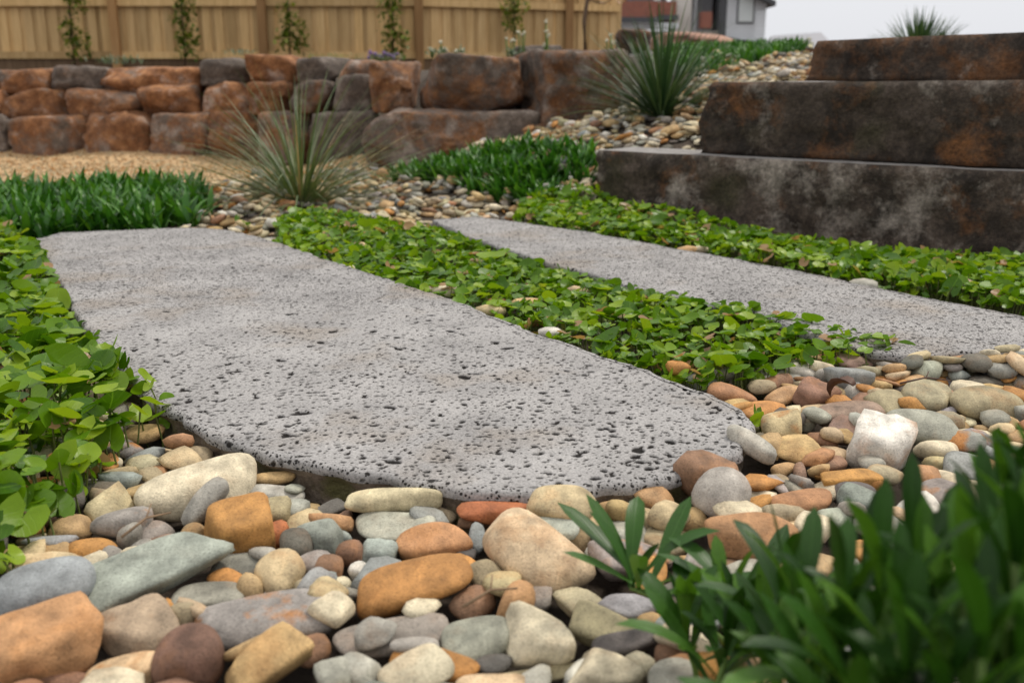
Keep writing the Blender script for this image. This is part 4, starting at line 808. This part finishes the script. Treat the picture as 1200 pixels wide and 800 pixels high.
def leafy(parent, temps, ti, pos, R, sc, m, n_obj, score, rnd_seed=0, part='leaf', rest='foliage'):
    """the n_obj leaves that show largest become objects; the others are joined into one stuff part"""
    base = np.array(parent.location); rng = np.random.default_rng(rnd_seed)
    order = np.argsort(-score); top = order[:n_obj]; low = order[n_obj:]
    meshes = {}
    for i in top:
        t = int(ti[i])
        if t not in meshes:
            V, F, UV = temps[t]; o = mk(part, V, F, m, parent); attr_uv(o.data, UV); meshes[t] = o.data
        else: o = link(part, meshes[t], parent)
        Mx = Matrix.Identity(4); A3 = R[i] * sc[i]
        for r_ in range(3):
            for c_ in range(3): Mx[r_][c_] = A3[r_, c_]
            Mx[r_][3] = pos[i, r_] - base[r_]
        o.matrix_local = Mx
    if len(low):
        Vs, Fs, Us, Rs, n0 = [], [], [], [], 0
        for t in range(len(temps)):
            idx = low[ti[low] == t]
            if not len(idx): continue
            V, F, UV = temps[t]
            W_ = np.einsum('nij,kj->nki', R[idx] * sc[idx][:, None, None], V) + pos[idx][:, None, :] - base
            Vs.append(W_.reshape(-1, 3)); Fs.append((F[None] + (np.arange(len(idx)) * len(V))[:, None, None] + n0).reshape(-1, 3)); n0 += len(idx) * len(V)
            Us.append(np.tile(UV, (len(idx), 1))); Rs.append(np.repeat(rng.uniform(0, 1, len(idx)), len(V)))
        o = mk(rest, np.concatenate(Vs), np.concatenate(Fs), m, parent); attr_uv(o.data, np.concatenate(Us)); attr_f(o.data, 'rnd', np.concatenate(Rs)); o['kind'] = 'stuff'
def scatter(poly, n, rng):
    xs = [p[0] for p in poly]; ys = [p[1] for p in poly]; X = rng.uniform(min(xs), max(xs), n * 6); Y = rng.uniform(min(ys), max(ys), n * 6)
    ok = inside(poly, X, Y); return X[ok][:n], Y[ok][:n]
RT = [round_leaf(np.random.default_rng(i), 16, .15 + .035 * i) for i in range(10)]
def edge_dist(poly, X, Y):
    d = np.full(len(X), 1e9); n = len(poly)
    for i in range(n):
        a = np.array(poly[i]); b = np.array(poly[(i + 1) % n]); ab = b - a; t = np.clip(((X - a[0]) * ab[0] + (Y - a[1]) * ab[1]) / (ab @ ab + 1e-12), 0, 1)
        d = np.minimum(d, np.hypot(X - a[0] - t * ab[0], Y - a[1] - t * ab[1]))
    return d
def cover(name, label, poly, n, hmax, smin, smax, n_obj, seed, loc, dens_noise=6):
    rng = np.random.default_rng(seed); par = empty(name, loc, label, 'ground cover', 'leafy ground cover strips')
    X, Y = scatter(poly, n, rng); k = wob(np.c_[X, Y, 0 * X], rng, dens_noise); ed = np.clip(edge_dist(poly, X, Y) / .05, 0, 1)
    keep = (k > -.80) & (ed + .5 * wob(np.c_[X, Y, 0 * X], rng, 55) > .12); X, Y, k, ed = X[keep], Y[keep], k[keep], ed[keep]; n = len(X)
    hh = hmax * (.5 + .5 * np.sqrt(ed)) * (.78 + .38 * k); lay = rng.beta(1.7, 1.1, n); Z = gz(X, Y) + .045 + hh * lay
    az = rng.uniform(0, 2 * math.pi, n); incl = np.abs(rng.normal(.40, .42, n)) + .35 * (1 - ed); roll = rng.uniform(0, 6.28, n)
    # leaves lean outwards and a little towards the open sky over the slab
    R = frames(az, np.clip(incl, 0, 1.25), roll); sc = rng.uniform(smin, smax, n) * np.exp(rng.normal(-.03, .2, n)) * (.72 + .4 * lay) / 2 * (.78 + .22 * ed)
    pos = np.stack([X, Y, Z], -1); pu, pv, dep = proj(pos)
    sco = sc / dep * (.35 + lay) * np.where((pu > -10) & (pu < 1210) & (pv < 805), 1, .01)
    leafy(par, RT, rng.integers(0, len(RT), n), pos, R, sc, M['cover'], n_obj, sco, seed)
    # stalks, thin and many: one part
    idx = np.where(rng.uniform(size=n) < .75)[0]; T = []
    for i in idx:
        a = np.array([X[i] + rng.normal(0, .010), Y[i] + rng.normal(0, .010), gz(X[i], Y[i]) + .0]); b = pos[i]; w = .0009 + .0005 * sc[i] / .02
        e = np.array([w, 0, 0]); f = np.array([0, w, 0]); mid_ = (a + b) / 2 + rng.normal(0, .004, 3)
        T.append(np.array([a + e, a - e * .5 + f, a - e * .5 - f, mid_ + e, mid_ - e * .5 + f, mid_ - e * .5 - f, b + e, b - e * .5 + f, b - e * .5 - f]))
    F1_ = np.array([(0, 1, 4), (0, 4, 3), (1, 2, 5), (1, 5, 4), (2, 0, 3), (2, 3, 5), (3, 4, 7), (3, 7, 6), (4, 5, 8), (4, 8, 7), (5, 3, 6), (5, 6, 8)])
    if T:
        o = mk('stalks', np.concatenate(T) - np.array(par.location), (F1_[None] + (np.arange(len(T)) * 9)[:, None, None]).reshape(-1, 3), M['redstem'], par); o['kind'] = 'stuff'
    return par
LEFTP = [(u, v) for u, v in ((-140, 262), (15, 282), (46, 300), (66, 335), (86, 375), (112, 408), (142, 436), (170, 462), (205, 492), (165, 535), (112, 575), (62, 630), (10, 690), (-200, 720))]
cover('ground_cover', 'lush round leaved ground cover along the left side of the near slab', poly_px(LEFTP, -.03), 2400, .085, .028, .050, 300, 31, P(20, 480, -.07))
MIDP = [(322, 285), (345, 296), (400, 316), (470, 340), (540, 362), (620, 392), (700, 418), (770, 440), (800, 449), (850, 446), (930, 432), (1000, 425), (1065, 418), (1066, 406), (990, 388), (900, 368), (760, 341), (650, 311), (560, 284), (505, 268), (450, 262), (380, 252), (335, 255), (318, 268)]
cover('ground_cover', 'leafy round leaved strip growing between the two grey slabs', poly_px(MIDP, -.01), 3600, .045, .020, .036, 300, 32, P(640, 360, -.07))
RIGP = [(600, 262), (690, 276), (800, 294), (870, 305), (960, 322), (1080, 346), (1200, 368), (1330, 392), (1400, 330), (1270, 312), (1100, 300), (1000, 290), (850, 272), (760, 258), (690, 245), (640, 240), (605, 248)]
cover('ground_cover', 'round leaved strip growing along the foot of the dark stone steps', poly_px(RIGP, -.02), 3600, .06, .022, .040, 220, 33, P(900, 300, -.07))
cover('ground_cover', 'small round leaved seedling at the far corner of the near slab by the pebbles', poly_px([(262, 262), (300, 262), (300, 270), (262, 270)], -.03), 8, .03, .022, .032, 8, 34, P(285, 266, -.06))
cover('ground_cover', 'tiny seedling with two leaves poking up between pebbles right of the near slab', [(p[0], p[1]) for p in (P(872, 500, -.02), P(915, 500, -.02), P(915, 480, -.02), P(872, 480, -.02))], 7, .03, .016, .026, 7, 35, P(893, 492, -.06))

LT = [lance_leaf(np.random.default_rng(40 + i), 4, .15, b, .3, 'lance') for i, b in enumerate((.15, .3, .5, .7, .9, .4))]
def strap(name, label, poly, n, lmin, lmax, n_obj, seed, loc):
    rng = np.random.default_rng(seed); par = empty(name, loc, label, 'plant', 'strap leaved clumps')
    X, Y = scatter(poly, n, rng); n = len(X); cl = rng.integers(0, max(1, n // 9), n)
    cx, cy = X[:max(1, n // 9)][cl % len(X)], Y[:max(1, n // 9)][cl % len(X)]; X = cx + rng.normal(0, .018, n); Y = cy + rng.normal(0, .018, n)
    az = rng.uniform(0, 2 * math.pi, n); incl = np.abs(rng.normal(.28, .28, n)); R = frames(az, incl); sc = rng.uniform(lmin, lmax, n)
    pos = np.stack([X, Y, gz(X, Y) + .0], -1); pu, pv, dep = proj(pos)
    leafy(par, LT, rng.integers(0, len(LT), n), pos, R, sc, M['strap'], n_obj, sc / dep * np.where((pu > -10) & (pu < 1210), 1, .01), seed); return par
strap('strap_leaf_plant', 'dense dark green strap leaved mound between the gravel path and the near slab', poly_px([(-160, 238), (60, 238), (150, 232), (225, 236), (240, 250), (232, 262), (200, 268), (120, 272), (-20, 282), (-160, 290)], -.03), 3600, .09, .165, 200, 41, P(100, 255, -.05))
q0 = [PD(u, v, d)[:2] for u, v, d in ((455, 196, 4.8), (520, 192, 4.75), (600, 186, 4.5), (686, 196, 4.05), (690, 215, 3.85), (660, 224, 3.75), (610, 224, 3.8), (560, 214, 4.05), (500, 206, 4.4))]
strap('strap_leaf_plant', 'bright green strap leaved patch below the long low boulder', [tuple(p) for p in q0], 2600, .08, .14, 120, 42, (q0[4][0], q0[4][1], 0))
q1 = [PD(u, v, d)[:2] for u, v, d in ((770, 80, 6.6), (830, 90, 6.0), (880, 82, 6.3), (935, 68, 6.9), (940, 64, 7.6), (790, 72, 7.8))]
strap('strap_leaf_plant', 'strip of green strap leaves along the crest below the house', [tuple(p) for p in q1], 3000, .07, .115, 60, 43, (q1[1][0], q1[1][1], .5))

# ------------------------------------------------------------------ spiky tussocks
def tussock(label, base, n, lmin, lmax, m, seed, incl_mu, wid, bend, lean=(0, 0)):
    rng = np.random.default_rng(seed); par = empty('spiky_tussock', base, label, 'tussock', 'spiky tussock plants')
    T = [lance_leaf(np.random.default_rng(seed * 3 + i), 7, wid * q, b, .45, 'blade') for i, (b, q) in enumerate(((bend * .4, 1), (bend * .8, .9), (bend * 1.2, 1.1), (bend * .6, .8), (bend * 1.6, 1)))]
    az = rng.uniform(0, 2 * math.pi, n); u = rng.uniform(0, 1, n) ** (.5 if bend > .4 else .7); incl = u * incl_mu + rng.normal(0, .16, n)
    R = frames(az, incl); sc = rng.uniform(lmin, lmax, n) * (1 - .12 * u)
    r = .05 * u; pos = np.stack([base[0] + r * np.cos(az), base[1] + r * np.sin(az), np.full(n, base[2]) - .005], -1)
    leafy(par, T, rng.integers(0, len(T), n), pos, R, sc, m, 240, sc, seed, 'blade', 'blades'); return par
b1 = PD(352, 220, 3.95); b1[2] = gz(b1[0], b1[1]) + .0
tussock('grey green spiky tussock with arching pale edged blades beside the gravel path', b1, 560, .42, .68, M['tuss1'], 51, 1.75, .0125, .5)
b2 = PD(775, 128, 4.6); b2[2] = gz(b2[0], b2[1]) + .0
tussock('upright dark green tussock growing on the pebble slope beside the steps', b2, 420, .36, .56, M['tuss2'], 52, 1.35, .019, .32)
b3 = PD(1076, 75, 5.4)
tussock('spiky tussock whose tips show above the topmost dark step', b3, 260, .26, .32, M['tuss2'], 53, 1.1, .035, .2)

# ------------------------------------------------------------------ foreground plant with fleshy spoon leaves, close to the lens
FT = [lance_leaf(np.random.default_rng(60 + i), 8, w, b, .30, 'spoon') for i, (w, b) in enumerate(((.165, .2), (.20, .5), (.19, .8), (.155, .12), (.21, .4)))]
fp = empty('fleshy_leaf_plant', (.25, .55, -.05), 'blurred dark green plant with upright spoon shaped leaves close to the lens', 'plant')
rngp = np.random.default_rng(61); POS, RR, SCL, KK = [], [], [], []; stems = []
def shoot(tip, root, n, lmin, lmax, spread, along=.35):
    tip = np.array(tip); root = np.array(root); midp = (tip + root) / 2 + np.array([0, 0, .012]); pts = [root, midp, tip]; stems.append(tube([tuple(p) for p in pts], .0032, .002))
    for i in range(n):
        t = i / (n - 1); p = root + (tip - root) * (1 - along * (1 - t)); az = i * 2.4 + rngp.uniform(-.4, .4); inc = spread * (1 - .75 * t) + rngp.normal(0, .08)
        POS.append(p + np.array([0, 0, .012 * math.sin(math.pi * (1 - along * (1 - t)))])); RR.append((az, inc)); SCL.append(rngp.uniform(lmin, lmax) * (1 - .25 * t)); KK.append(rngp.integers(len(FT)))
shoot(P(738, 688, .02), P(870, 770, -.03), 12, .085, .125, 1.25, .22)
shoot(P(845, 715, .03), P(960, 800, -.03), 12, .07, .11, 1.0, .4)
for u, v, y, n in ((800, 740, .72, 11), (850, 770, .66, 12), (870, 735, .70, 11), (895, 760, .66, 12), (945, 705, .60, 13), (920, 680, .66, 11), (1010, 700, .58, 12), (1065, 670, .56, 12), (985, 720, .52, 13), (1030, 700, .52, 13), (1060, 720, .46, 14), (1095, 680, .58, 14), (1130, 680, .48, 14), (1160, 640, .54, 14), (1190, 660, .46, 14), (1215, 570, .55, 14), (1240, 610, .48, 14), (1010, 810, .46, 12), (1110, 820, .42, 14), (1200, 790, .42, 14), (930, 810, .55, 12), (1260, 720, .44, 14), (1290, 560, .58, 14), (1320, 650, .5, 14), (1080, 690, .52, 14), (1140, 655, .56, 14), (1180, 560, .60, 14), (1210, 680, .48, 14), (1250, 545, .58, 14), (1060, 790, .44, 14), (1150, 770, .42, 14), (1000, 770, .50, 13)):
    t = PD(u, v, y - .03); shoot(t, (t[0] + rngp.uniform(-.03, .03), t[1] + rngp.uniform(-.02, .04), -.055), n, .062, .098, .75, .5)
POS = np.array(POS); RR = np.array(RR); SCL = np.array(SCL); KK = np.array(KK)
# keep leaves out of the lens
far_ok = np.linalg.norm(POS - np.array([0, 0, CAM_H]), axis=1) > .38; POS, RR, SCL, KK = POS[far_ok], RR[far_ok], SCL[far_ok], KK[far_ok]
leafy(fp, FT, KK, POS, frames(RR[:, 0], RR[:, 1]), SCL, M['fore'], 300, SCL, 62)
for V, F in stems: mk('stem', V - np.array(fp.location), F, M['stem'], fp)

# ------------------------------------------------------------------ fence
FY = 13.0
fence = empty('paling_fence', (-3, FY, .58), 'tall treated pine paling fence with posts and rails behind the boulder wall', 'fence')
fb = np.array(fence.location)
def fx(u): return (u - 600) * FY / FPX / (CT + .0) * 1.0 if False else PD(u, 40, FY)[0]
UEND, UTURN = 712, 492
def fpt(x):                                # the fence line turns a little away from the viewer at one post
    xt = fx(UTURN); return FY + max(0, x - xt) * .42
pm = {}
x = fx(-150); xe = fx(UEND) ; i = 0; ang2 = math.atan(.42)
def rail(u0, u1, v_z, h, name='rail', m='pine', off=-.045, t=.04):
    xa, xb = fx(u0), fx(u1); ya, yb = fpt(xa), fpt(xb); L_ = math.hypot(xb - xa, yb - ya); V, F = box(0, L_ - .002, -t / 2, t / 2, -h / 2, h / 2)
    o = mk(name, V, F, M[m], fence, False, (xa - fb[0], ya + off - fb[1], v_z - fb[2])); o.rotation_euler[2] = math.atan2(yb - ya, xb - xa); return o
def paling(xc, w, yoff, ztop, ang):
    key = round(w, 3)
    if key not in pm:
        V, F = box(-w / 2, w / 2, -.008, .008, 0, ztop); pm[key] = mk('paling', V, F, M['pine'], fence, False); o = pm[key]
    else: o = link('paling', pm[key].data, fence)
    o.location = (xc - fb[0], fpt(xc) + yoff - fb[1], .60 - fb[2]); o.rotation_euler[2] = ang
xt = fx(UTURN)
while x < xe + .25:
    an = 0 if x < xt else ang2; paling(x, .10, .0 if i % 2 else .019, 1.75, an); x += .079 * (1 if x < xt else math.cos(ang2)); i += 1
zr1 = PD(300, 65, FY)[2]; zr2 = PD(300, 3.5, FY)[2]
us = [-150, -36, 138, 310, UTURN, 671, 735]
for a, b in zip(us[:-1], us[1:]):
    for z in (zr1, zr2, 2.02): rail(a, b, z, .085)
    rail(a, b, .635, .15, 'plinth_board', 'sleeper', off=-.02, t=.03)
for u in us[:-1]:
    V, F = box(-.05, .05, -.05, .04, -.1, 1.72); o = mk('post', V, F, M['post'], fence, False, (fx(u) - fb[0], fpt(fx(u)) - .085 - fb[1], .60 - fb[2])); o['label'] = 'squared post, redder than the palings'
# dark stain gaps
for u in (105, 277): pass

# ------------------------------------------------------------------ slim climbers trained on stakes along the fence
CL = [lance_leaf(np.random.default_rng(70 + i), 3, .55, b, .2, 'lance') for i, b in enumerate((.3, .6, .9))]
def climber(u, vbot, y, blobs, label, seed, stake=True):
    rng = np.random.default_rng(seed); bz = PD(u, vbot, y); par = empty('fence_climber', bz, label, 'climbing shrub', 'slim shrubs trained up the fence')
    topz = PD(u, -40, y)[2]; V, F = tube([(0, 0, -.05), (.01, 0, (topz - bz[2]) / 2), (0, 0, topz - bz[2])], .014, .010); mk('stake', V, F, M['bark'], par)
    P_, A_, S_ = [], [], []
    for (bu, bv, r, nn) in blobs:
        c = PD(bu, bv, y); k = r * y / FPX
        q = rng.normal(size=(nn, 3)); q /= np.linalg.norm(q, axis=1)[:, None]; q *= (rng.uniform(0, 1, nn) ** .4)[:, None]
        P_.append(c + q * np.array([k, k * .8, k])); S_.append(rng.uniform(.05, .09, nn))
    P_ = np.concatenate(P_); S_ = np.concatenate(S_); n = len(P_)
    leafy(par, CL, rng.integers(0, 3, n), P_, frames(rng.uniform(0, 6.28, n), np.abs(rng.normal(.9, .5, n))), S_, M['climb'], 60, S_, seed)
climber(87, 74, 12.6, [(86, -8, 14, 90), (88, 8, 13, 80), (82, 35, 12, 35), (90, 42, 14, 60), (92, 57, 17, 110)], 'yellow green climber on a stake at the left end of the fence', 71)
climber(217, 74, 12.6, [(218, -10, 14, 60), (217, 8, 14, 80), (212, 22, 14, 70), (220, 42, 15, 80), (220, 58, 16, 100)], 'full bushy climber on a stake between the first two fence posts', 72)
climber(340, 66, 12.6, [(339, -10, 12, 40), (337, 18, 13, 70), (344, 33, 14, 80), (335, 48, 15, 80), (350, 50, 14, 70)], 'climber on a stake just right of a fence post, bare at the top', 73)
climber(461, 66, 12.6, [(458, -2, 15, 70), (456, 12, 17, 110), (455, 36, 12, 60), (470, 44, 10, 40), (462, 56, 15, 90)], 'climber with pale new leaves above purple flowers', 74)
climber(602, 58, 13.0, [(598, 2, 14, 70), (606, 12, 15, 90), (598, 24, 13, 70), (604, 36, 10, 40)], 'dark leafy climber near the white flowers', 75)
tr = empty('young_tree', PD(686, 56, 12.4), 'thin brown bare trunk in front of the last fence panel', 'tree')
V, F = tube([(0, 0, -.1), (-.02, 0, .3), (.02, 0, .6), (.0, 0, 1.3)], .03, .022); mk('trunk', V, F, M['bark'], tr)
for k, (x1, z1) in enumerate(((.25, .95), (.42, .62), (.30, .75), (-.2, 1.2))):
    V, F = tube([(0, 0, .45 + .1 * k), (x1 * .5, 0, z1 * .8), (x1, 0, z1)], .010, .004, 5); mk('branch', V, F, M['bark'], tr)
rng = np.random.default_rng(76); n = 90; pp = np.array(tr.location) + np.stack([rng.uniform(.12, .48, n), rng.normal(0, .05, n), rng.uniform(.52, .98, n)], -1)
leafy(tr, CL, rng.integers(0, 3, n), pp, frames(rng.uniform(0, 6.28, n), rng.uniform(.6, 2.4, n)), rng.uniform(.05, .09, n), mat_leaf('faded_leaf', (.25, .12, .07), (.40, .22, .13), (.5, .32, .2), .3, .6), 0, np.ones(n), 76)

# ------------------------------------------------------------------ small plants on the upper bed
def tuft(name, u, v, y, w, h, n, m, label, cat, seed, group=None, lw=.05):
    rng = np.random.default_rng(seed); b = PD(u, v, y); par = empty(name, b, label, cat, group); k = y / FPX
    T = [lance_leaf(np.random.default_rng(seed + i), 3, lw / .1 * .1 * 4, bd, .2, 'lance') for i, bd in enumerate((.3, .7))]
    az = rng.uniform(0, 6.28, n); inc = np.abs(rng.normal(.6, .4, n)); pos = b + np.stack([rng.normal(0, .35, n) * w * k, rng.normal(0, .05, n), rng.uniform(0, .5, n) * h * k], -1)
    leafy(par, T, rng.integers(0, 2, n), pos, frames(az, inc), rng.uniform(.35, .8, n) * h * k * .7, m, 0, np.ones(n), seed); return par, b, k
def flowers(par, b, k, spots, m, r):
    for u, v, y in spots:
        p = PD(u, v, y) - b; V, F = tube([(p[0] * .6, 0, 0), (p[0], p[1], p[2])], .006, .004, 4); mk('flower_stalk', V, F, M['sage'] if False else M['stem'], par)
        rg = np.random.default_rng(int(u * 3 + v)); parts = []
        for _ in range(6):
            V, F = ico(1); parts.append((V * r * k * rg.uniform(.45, .75) + p + rg.normal(0, r * k * .5, 3), F))
        V, F = join(parts); mk('flower', V, F, m, par, True)
tuft('low_shrub', 140, 76, 9.5, 36, 14, 160, M['sage'], 'grey green low shrub on top of the wall at the first fence post', 'shrub', 81)
tuft('low_shrub', 284, 66, 9.5, 26, 12, 90, M['sage'], 'little blue green shrub on the wall near the second fence post', 'shrub', 82)
tuft('low_shrub', 385, 69, 9.5, 60, 8, 120, M['climb'], 'low green creeping plants along the wall top beside purple flowers', 'shrub', 83)
pr, b, k = tuft('purple_flower_plant', 448, 72, 9.0, 36, 12, 120, M['sage'], 'purple flowering plant on the wall top below the pale leaved climber', 'flowering plant', 84)
flowers(pr, b, k, [(u, 66 + (u * 7 % 5) - 3, 9.0) for u in range(432, 466, 3)], M['purple_fl'], 2.2)
GF_ = 'cream flowering plants behind the big boulders'
for u, sp, lab, sdd in ((508, [(504, 56, 7.0), (507, 59, 7.0)], 'small pair of cream flowers above the rusty boulder', 85), (519, [(517, 50, 7.0), (521, 57, 7.0), (523, 60, 7.0)], 'cream flower cluster above the middle of the rusty boulder', 86), (538, [(534, 60, 7.0), (541, 59, 7.0)], 'low cream flowers above the right part of the rusty boulder', 87),
                        (598, [(593, 46, 7.2), (599, 48, 7.2), (603, 47, 7.2)], 'cream flowering plant before the dark low stone', 88), (611, [(608, 37, 7.2), (612, 41, 7.2), (615, 38, 7.2)], 'tallest cream flower head right of the dark leafy climber', 89), (641, [(640, 26, 7.2), (640, 37, 7.2), (642, 42, 7.2), (638, 53, 7.2)], 'cream flowers stacked up one stalk by the last fence post', 90), (714, [(711, 48, 7.2), (716, 41, 7.2), (718, 50, 7.2)], 'cream flowers beyond the end of the fence', 91)):
    pr, b, k = tuft('cream_flower_plant', u, 68, sp[0][2], 10, 16, 40, M['sage'], lab, 'flowering plant', sdd, GF_); flowers(pr, b, k, sp, M['white_fl'], 1.8)
pr, b, k = tuft('cream_flower_plant', 943, 60, 7.5, 12, 18, 40, M['sage'], 'pale dry flower heads beside the topmost step', 'flowering plant', 92, GF_); flowers(pr, b, k, [(941, 50, 7.5), (947, 47, 7.5), (951, 53, 7.5)], M['white_fl'], 2.2)

# ------------------------------------------------------------------ neighbours' houses
HD = 50.0; HB = PD(800, 60, HD); hk = HD / FPX
M['brick'], t, b = mat('red_brick'); bt = N(t, 'ShaderNodeTexBrick'); bt.inputs['Scale'].default_value = 4.0; bt.inputs['Color1'].default_value = (.33, .11, .07, 1); bt.inputs['Color2'].default_value = (.25, .08, .055, 1); bt.inputs['Mortar'].default_value = (.22, .16, .13, 1)
mp = N(t, 'ShaderNodeMapping'); mp.inputs['Rotation'].default_value = (math.pi / 2, 0, 0); t.links.new(objvec(t), mp.inputs[0]); t.links.new(mp.outputs[0], bt.inputs['Vector']); t.links.new(bt.outputs[0], b.inputs['Base Color']); b.inputs['Roughness'].default_value = .9
M['board'] = mat_plain('grey_weatherboard', (.62, .64, .67), .6, .06, 2); M['fascia'] = mat_plain('charcoal_trim', (.07, .072, .08), .5, .1, 3); M['pier'] = mat_plain('pale_render', (.62, .59, .55), .8, .1, 2)
M['recess'] = mat_plain('grey_cladding', (.15, .15, .16), .6, .1, 3); M['pane'] = mat_plain('window_blind', (.62, .66, .66), .3, .04, 2, .5); M['dglass'] = mat_plain('dark_glass', (.10, .12, .15), .08, .1, 2, .6); M['roof'] = mat_plain('grey_roof_sheet', (.24, .24, .27), .5, .08, 2); M['wframe'] = mat_plain('dark_frame', (.09, .09, .10), .5, .1)
house = empty('house', (HB[0], HD, 0), 'grey weatherboard house with a red brick balcony seen beyond the garden', 'house')
def hbx(name, u0, v0, u1, v1, y0, y1, m, par=None, base=None):
    a = PD(u0, v1, HD); c = PD(u1, v0, HD); V, F = box(a[0], c[0], y0, y1, a[2], c[2]); par_ = par or house
    org = np.array(house.location); return mk(name, V - org, F, m, par_, False)
hbx('wall', 850, -160, 896, 47, 50.0, 58, M['board'])
wb = [];
for i in range(48):
    a = PD(850, 47, HD)[2] + i * .18; x0, x1 = PD(850, 40, HD)[0], PD(896, 40, HD)[0]; V, F = box(x0, x1, 49.965, 50.0 - .002, a, a + .165); wb.append((V - np.array(house.location), F))
V, F = join(wb); o = mk('weatherboards', V, F, M['board'], house, False); o['kind'] = 'stuff'
w = hbx('window', 862.5, -4, 884.5, 28, 49.90, 49.96, M['wframe'])
o = hbx('pane', 864.5, -2, 882.8, 26, 49.885, 49.898, M['pane'], w)
hbx('wall', 828, -160, 849.5, 47, 51.4, 58, M['recess']); hbx('corner_board', 849.6, -160, 852, 47, 49.92, 50.05, M['fascia'])
hbx('pier', 789, -120, 817, 44, 50.2, 51.2, M['pier']); hbx('downpipe', 817, -120, 826, 44, 50.9, 51.35, M['board'])
hbx('brick_wall', 819, 15, 832, 34, 49.4, 50.1, M['brick'])
hbx('balcony', 712, 4, 765, 27, 48.5, 50.1, M['brick']); hbx('balcony', 765.4, 4, 789, 27, 48.9, 50.1, M['brick'])
hbx('fascia', 700, 23, 766, 29, 48.2, 48.48, M['fascia']); hbx('fascia', 766.4, 20, 790, 26, 48.6, 48.88, M['fascia']); hbx('beam', 700, 29.2, 790, 35, 48.6, 50.1, M['board']); hbx('lower_wall', 700, 35.2, 850, 130, 51, 58, M['pier'])
for u0, u1 in ((714, 722), (723.5, 733), (735, 745), (766, 777)):
    w = hbx('window', u0, -40, u1, 3.6, 50.3, 50.4, M['wframe']); hbx('pane', u0 + .7, -39, u1 - .7, 3, 50.28, 50.297, M['dglass'] if u0 < 760 else M['pane'], w)
hbx('upper_wall', 700, -160, 789, 3.8, 50.45, 58, M['recess'])
a = PD(905, 6, HD); V, F = box(PD(846, 0, HD)[0], a[0], 49.3, 59, a[2] - .1, a[2] + .12) ; c = V.mean(0)
V2 = V.copy(); V2[:, 2] += (V[:, 0] < c[0]) * 1.1; o = mk('eave', V2 - np.array(house.location), F, M['fascia'], house, False)
# sloping charcoal flashing at the foot of the boards
a0, a1 = PD(850, 44, HD), PD(905, 53, HD); V = np.array([(a0[0], 49.6, a0[2]), (a1[0], 49.6, a1[2]), (a1[0], 49.6, a1[2] - .35), (a0[0], 49.6, a0[2] - .35), (a0[0], 49.9, a0[2]), (a1[0], 49.9, a1[2]), (a1[0], 49.9, a1[2] - .35), (a0[0], 49.9, a0[2] - .35)])
mk('flashing', V - np.array(house.location), np.array([(0, 3, 2, 1), (4, 5, 6, 7), (0, 1, 5, 4), (1, 2, 6, 5), (2, 3, 7, 6), (3, 0, 4, 7)]), M['fascia'], house, False)
D2 = 62.0; h2b = PD(930, 60, D2)
barn = empty('house', (h2b[0], D2, 0), 'farther house of which only the low grey roof shows above the garden crest', 'house'); ob = np.array(barn.location)
e0, e1, r0, r1 = PD(885, 58, D2), PD(985, 62, D2), PD(905, 42, D2 + 5), PD(962, 38, D2 + 5)
V = np.array([e0, e1, r1, r0, e0 - [0, 0, .25], e1 - [0, 0, .25], (r1[0], r1[1], r1[2] - .25), (r0[0], r0[1], r0[2] - .25)])
mk('roof', V - ob, np.array([(0, 1, 2, 3), (7, 6, 5, 4), (0, 4, 5, 1), (1, 5, 6, 2), (2, 6, 7, 3), (3, 7, 4, 0)]), M['roof'], barn, False)
V, F = box(e0[0] + .5, e1[0] - .5, D2 + .8, D2 + 9, -1, e0[2] - .26); mk('wall', V - ob, F, M['board'], barn, False)

# ------------------------------------------------------------------ bits among the pebbles
def curled(name, u, v, s, label, seed):
    V, F, UV = lance_leaf(np.random.default_rng(seed), 6, .45, 1.6, .7, 'lance'); p = P(u, v, .01); R = frames(np.array([2.2]), np.array([1.1]))[0]
    o = mk(name, (V * s) @ R.T, F, M['dead'], None, True, tuple(p)); md = o.modifiers.new('thickness', 'SOLIDIFY'); md.thickness = .0008; return tag(o, label, 'dead leaf')
curled('dead_leaf', 1000, 452, .055, 'curled dark brown dead leaf beside the small bright white stone', 5)
for k, (u, v, L_, an, lb) in enumerate(((1085, 446, .045, .3, 'dark broken twig lying on the flat orange stone'), (172, 612, .035, 1.2, 'dry twig between the grey pebbles below the big cream stone'), (575, 697, .03, .7, 'short pale twig beside the round terracotta stone'))):
    p = P(u, v, .012); c, s_ = math.cos(an), math.sin(an); tw = empty('twig', p, lb, 'twig')
    V, F = tube([(-L_ * c, -L_ * s_, 0), (0, 0, .005), (L_ * c, L_ * s_, -.004)], .0016, .0009, 5); mk('stem', V, F, M['dead'] if k == 0 else M['twig'], tw)
    V, F = tube([(0, 0, .005), (L_ * .4 * c - .008, L_ * .4 * s_ + .01, .010)], .001, .0006, 5); mk('side_shoot', V, F, M['dead'] if k == 0 else M['twig'], tw)
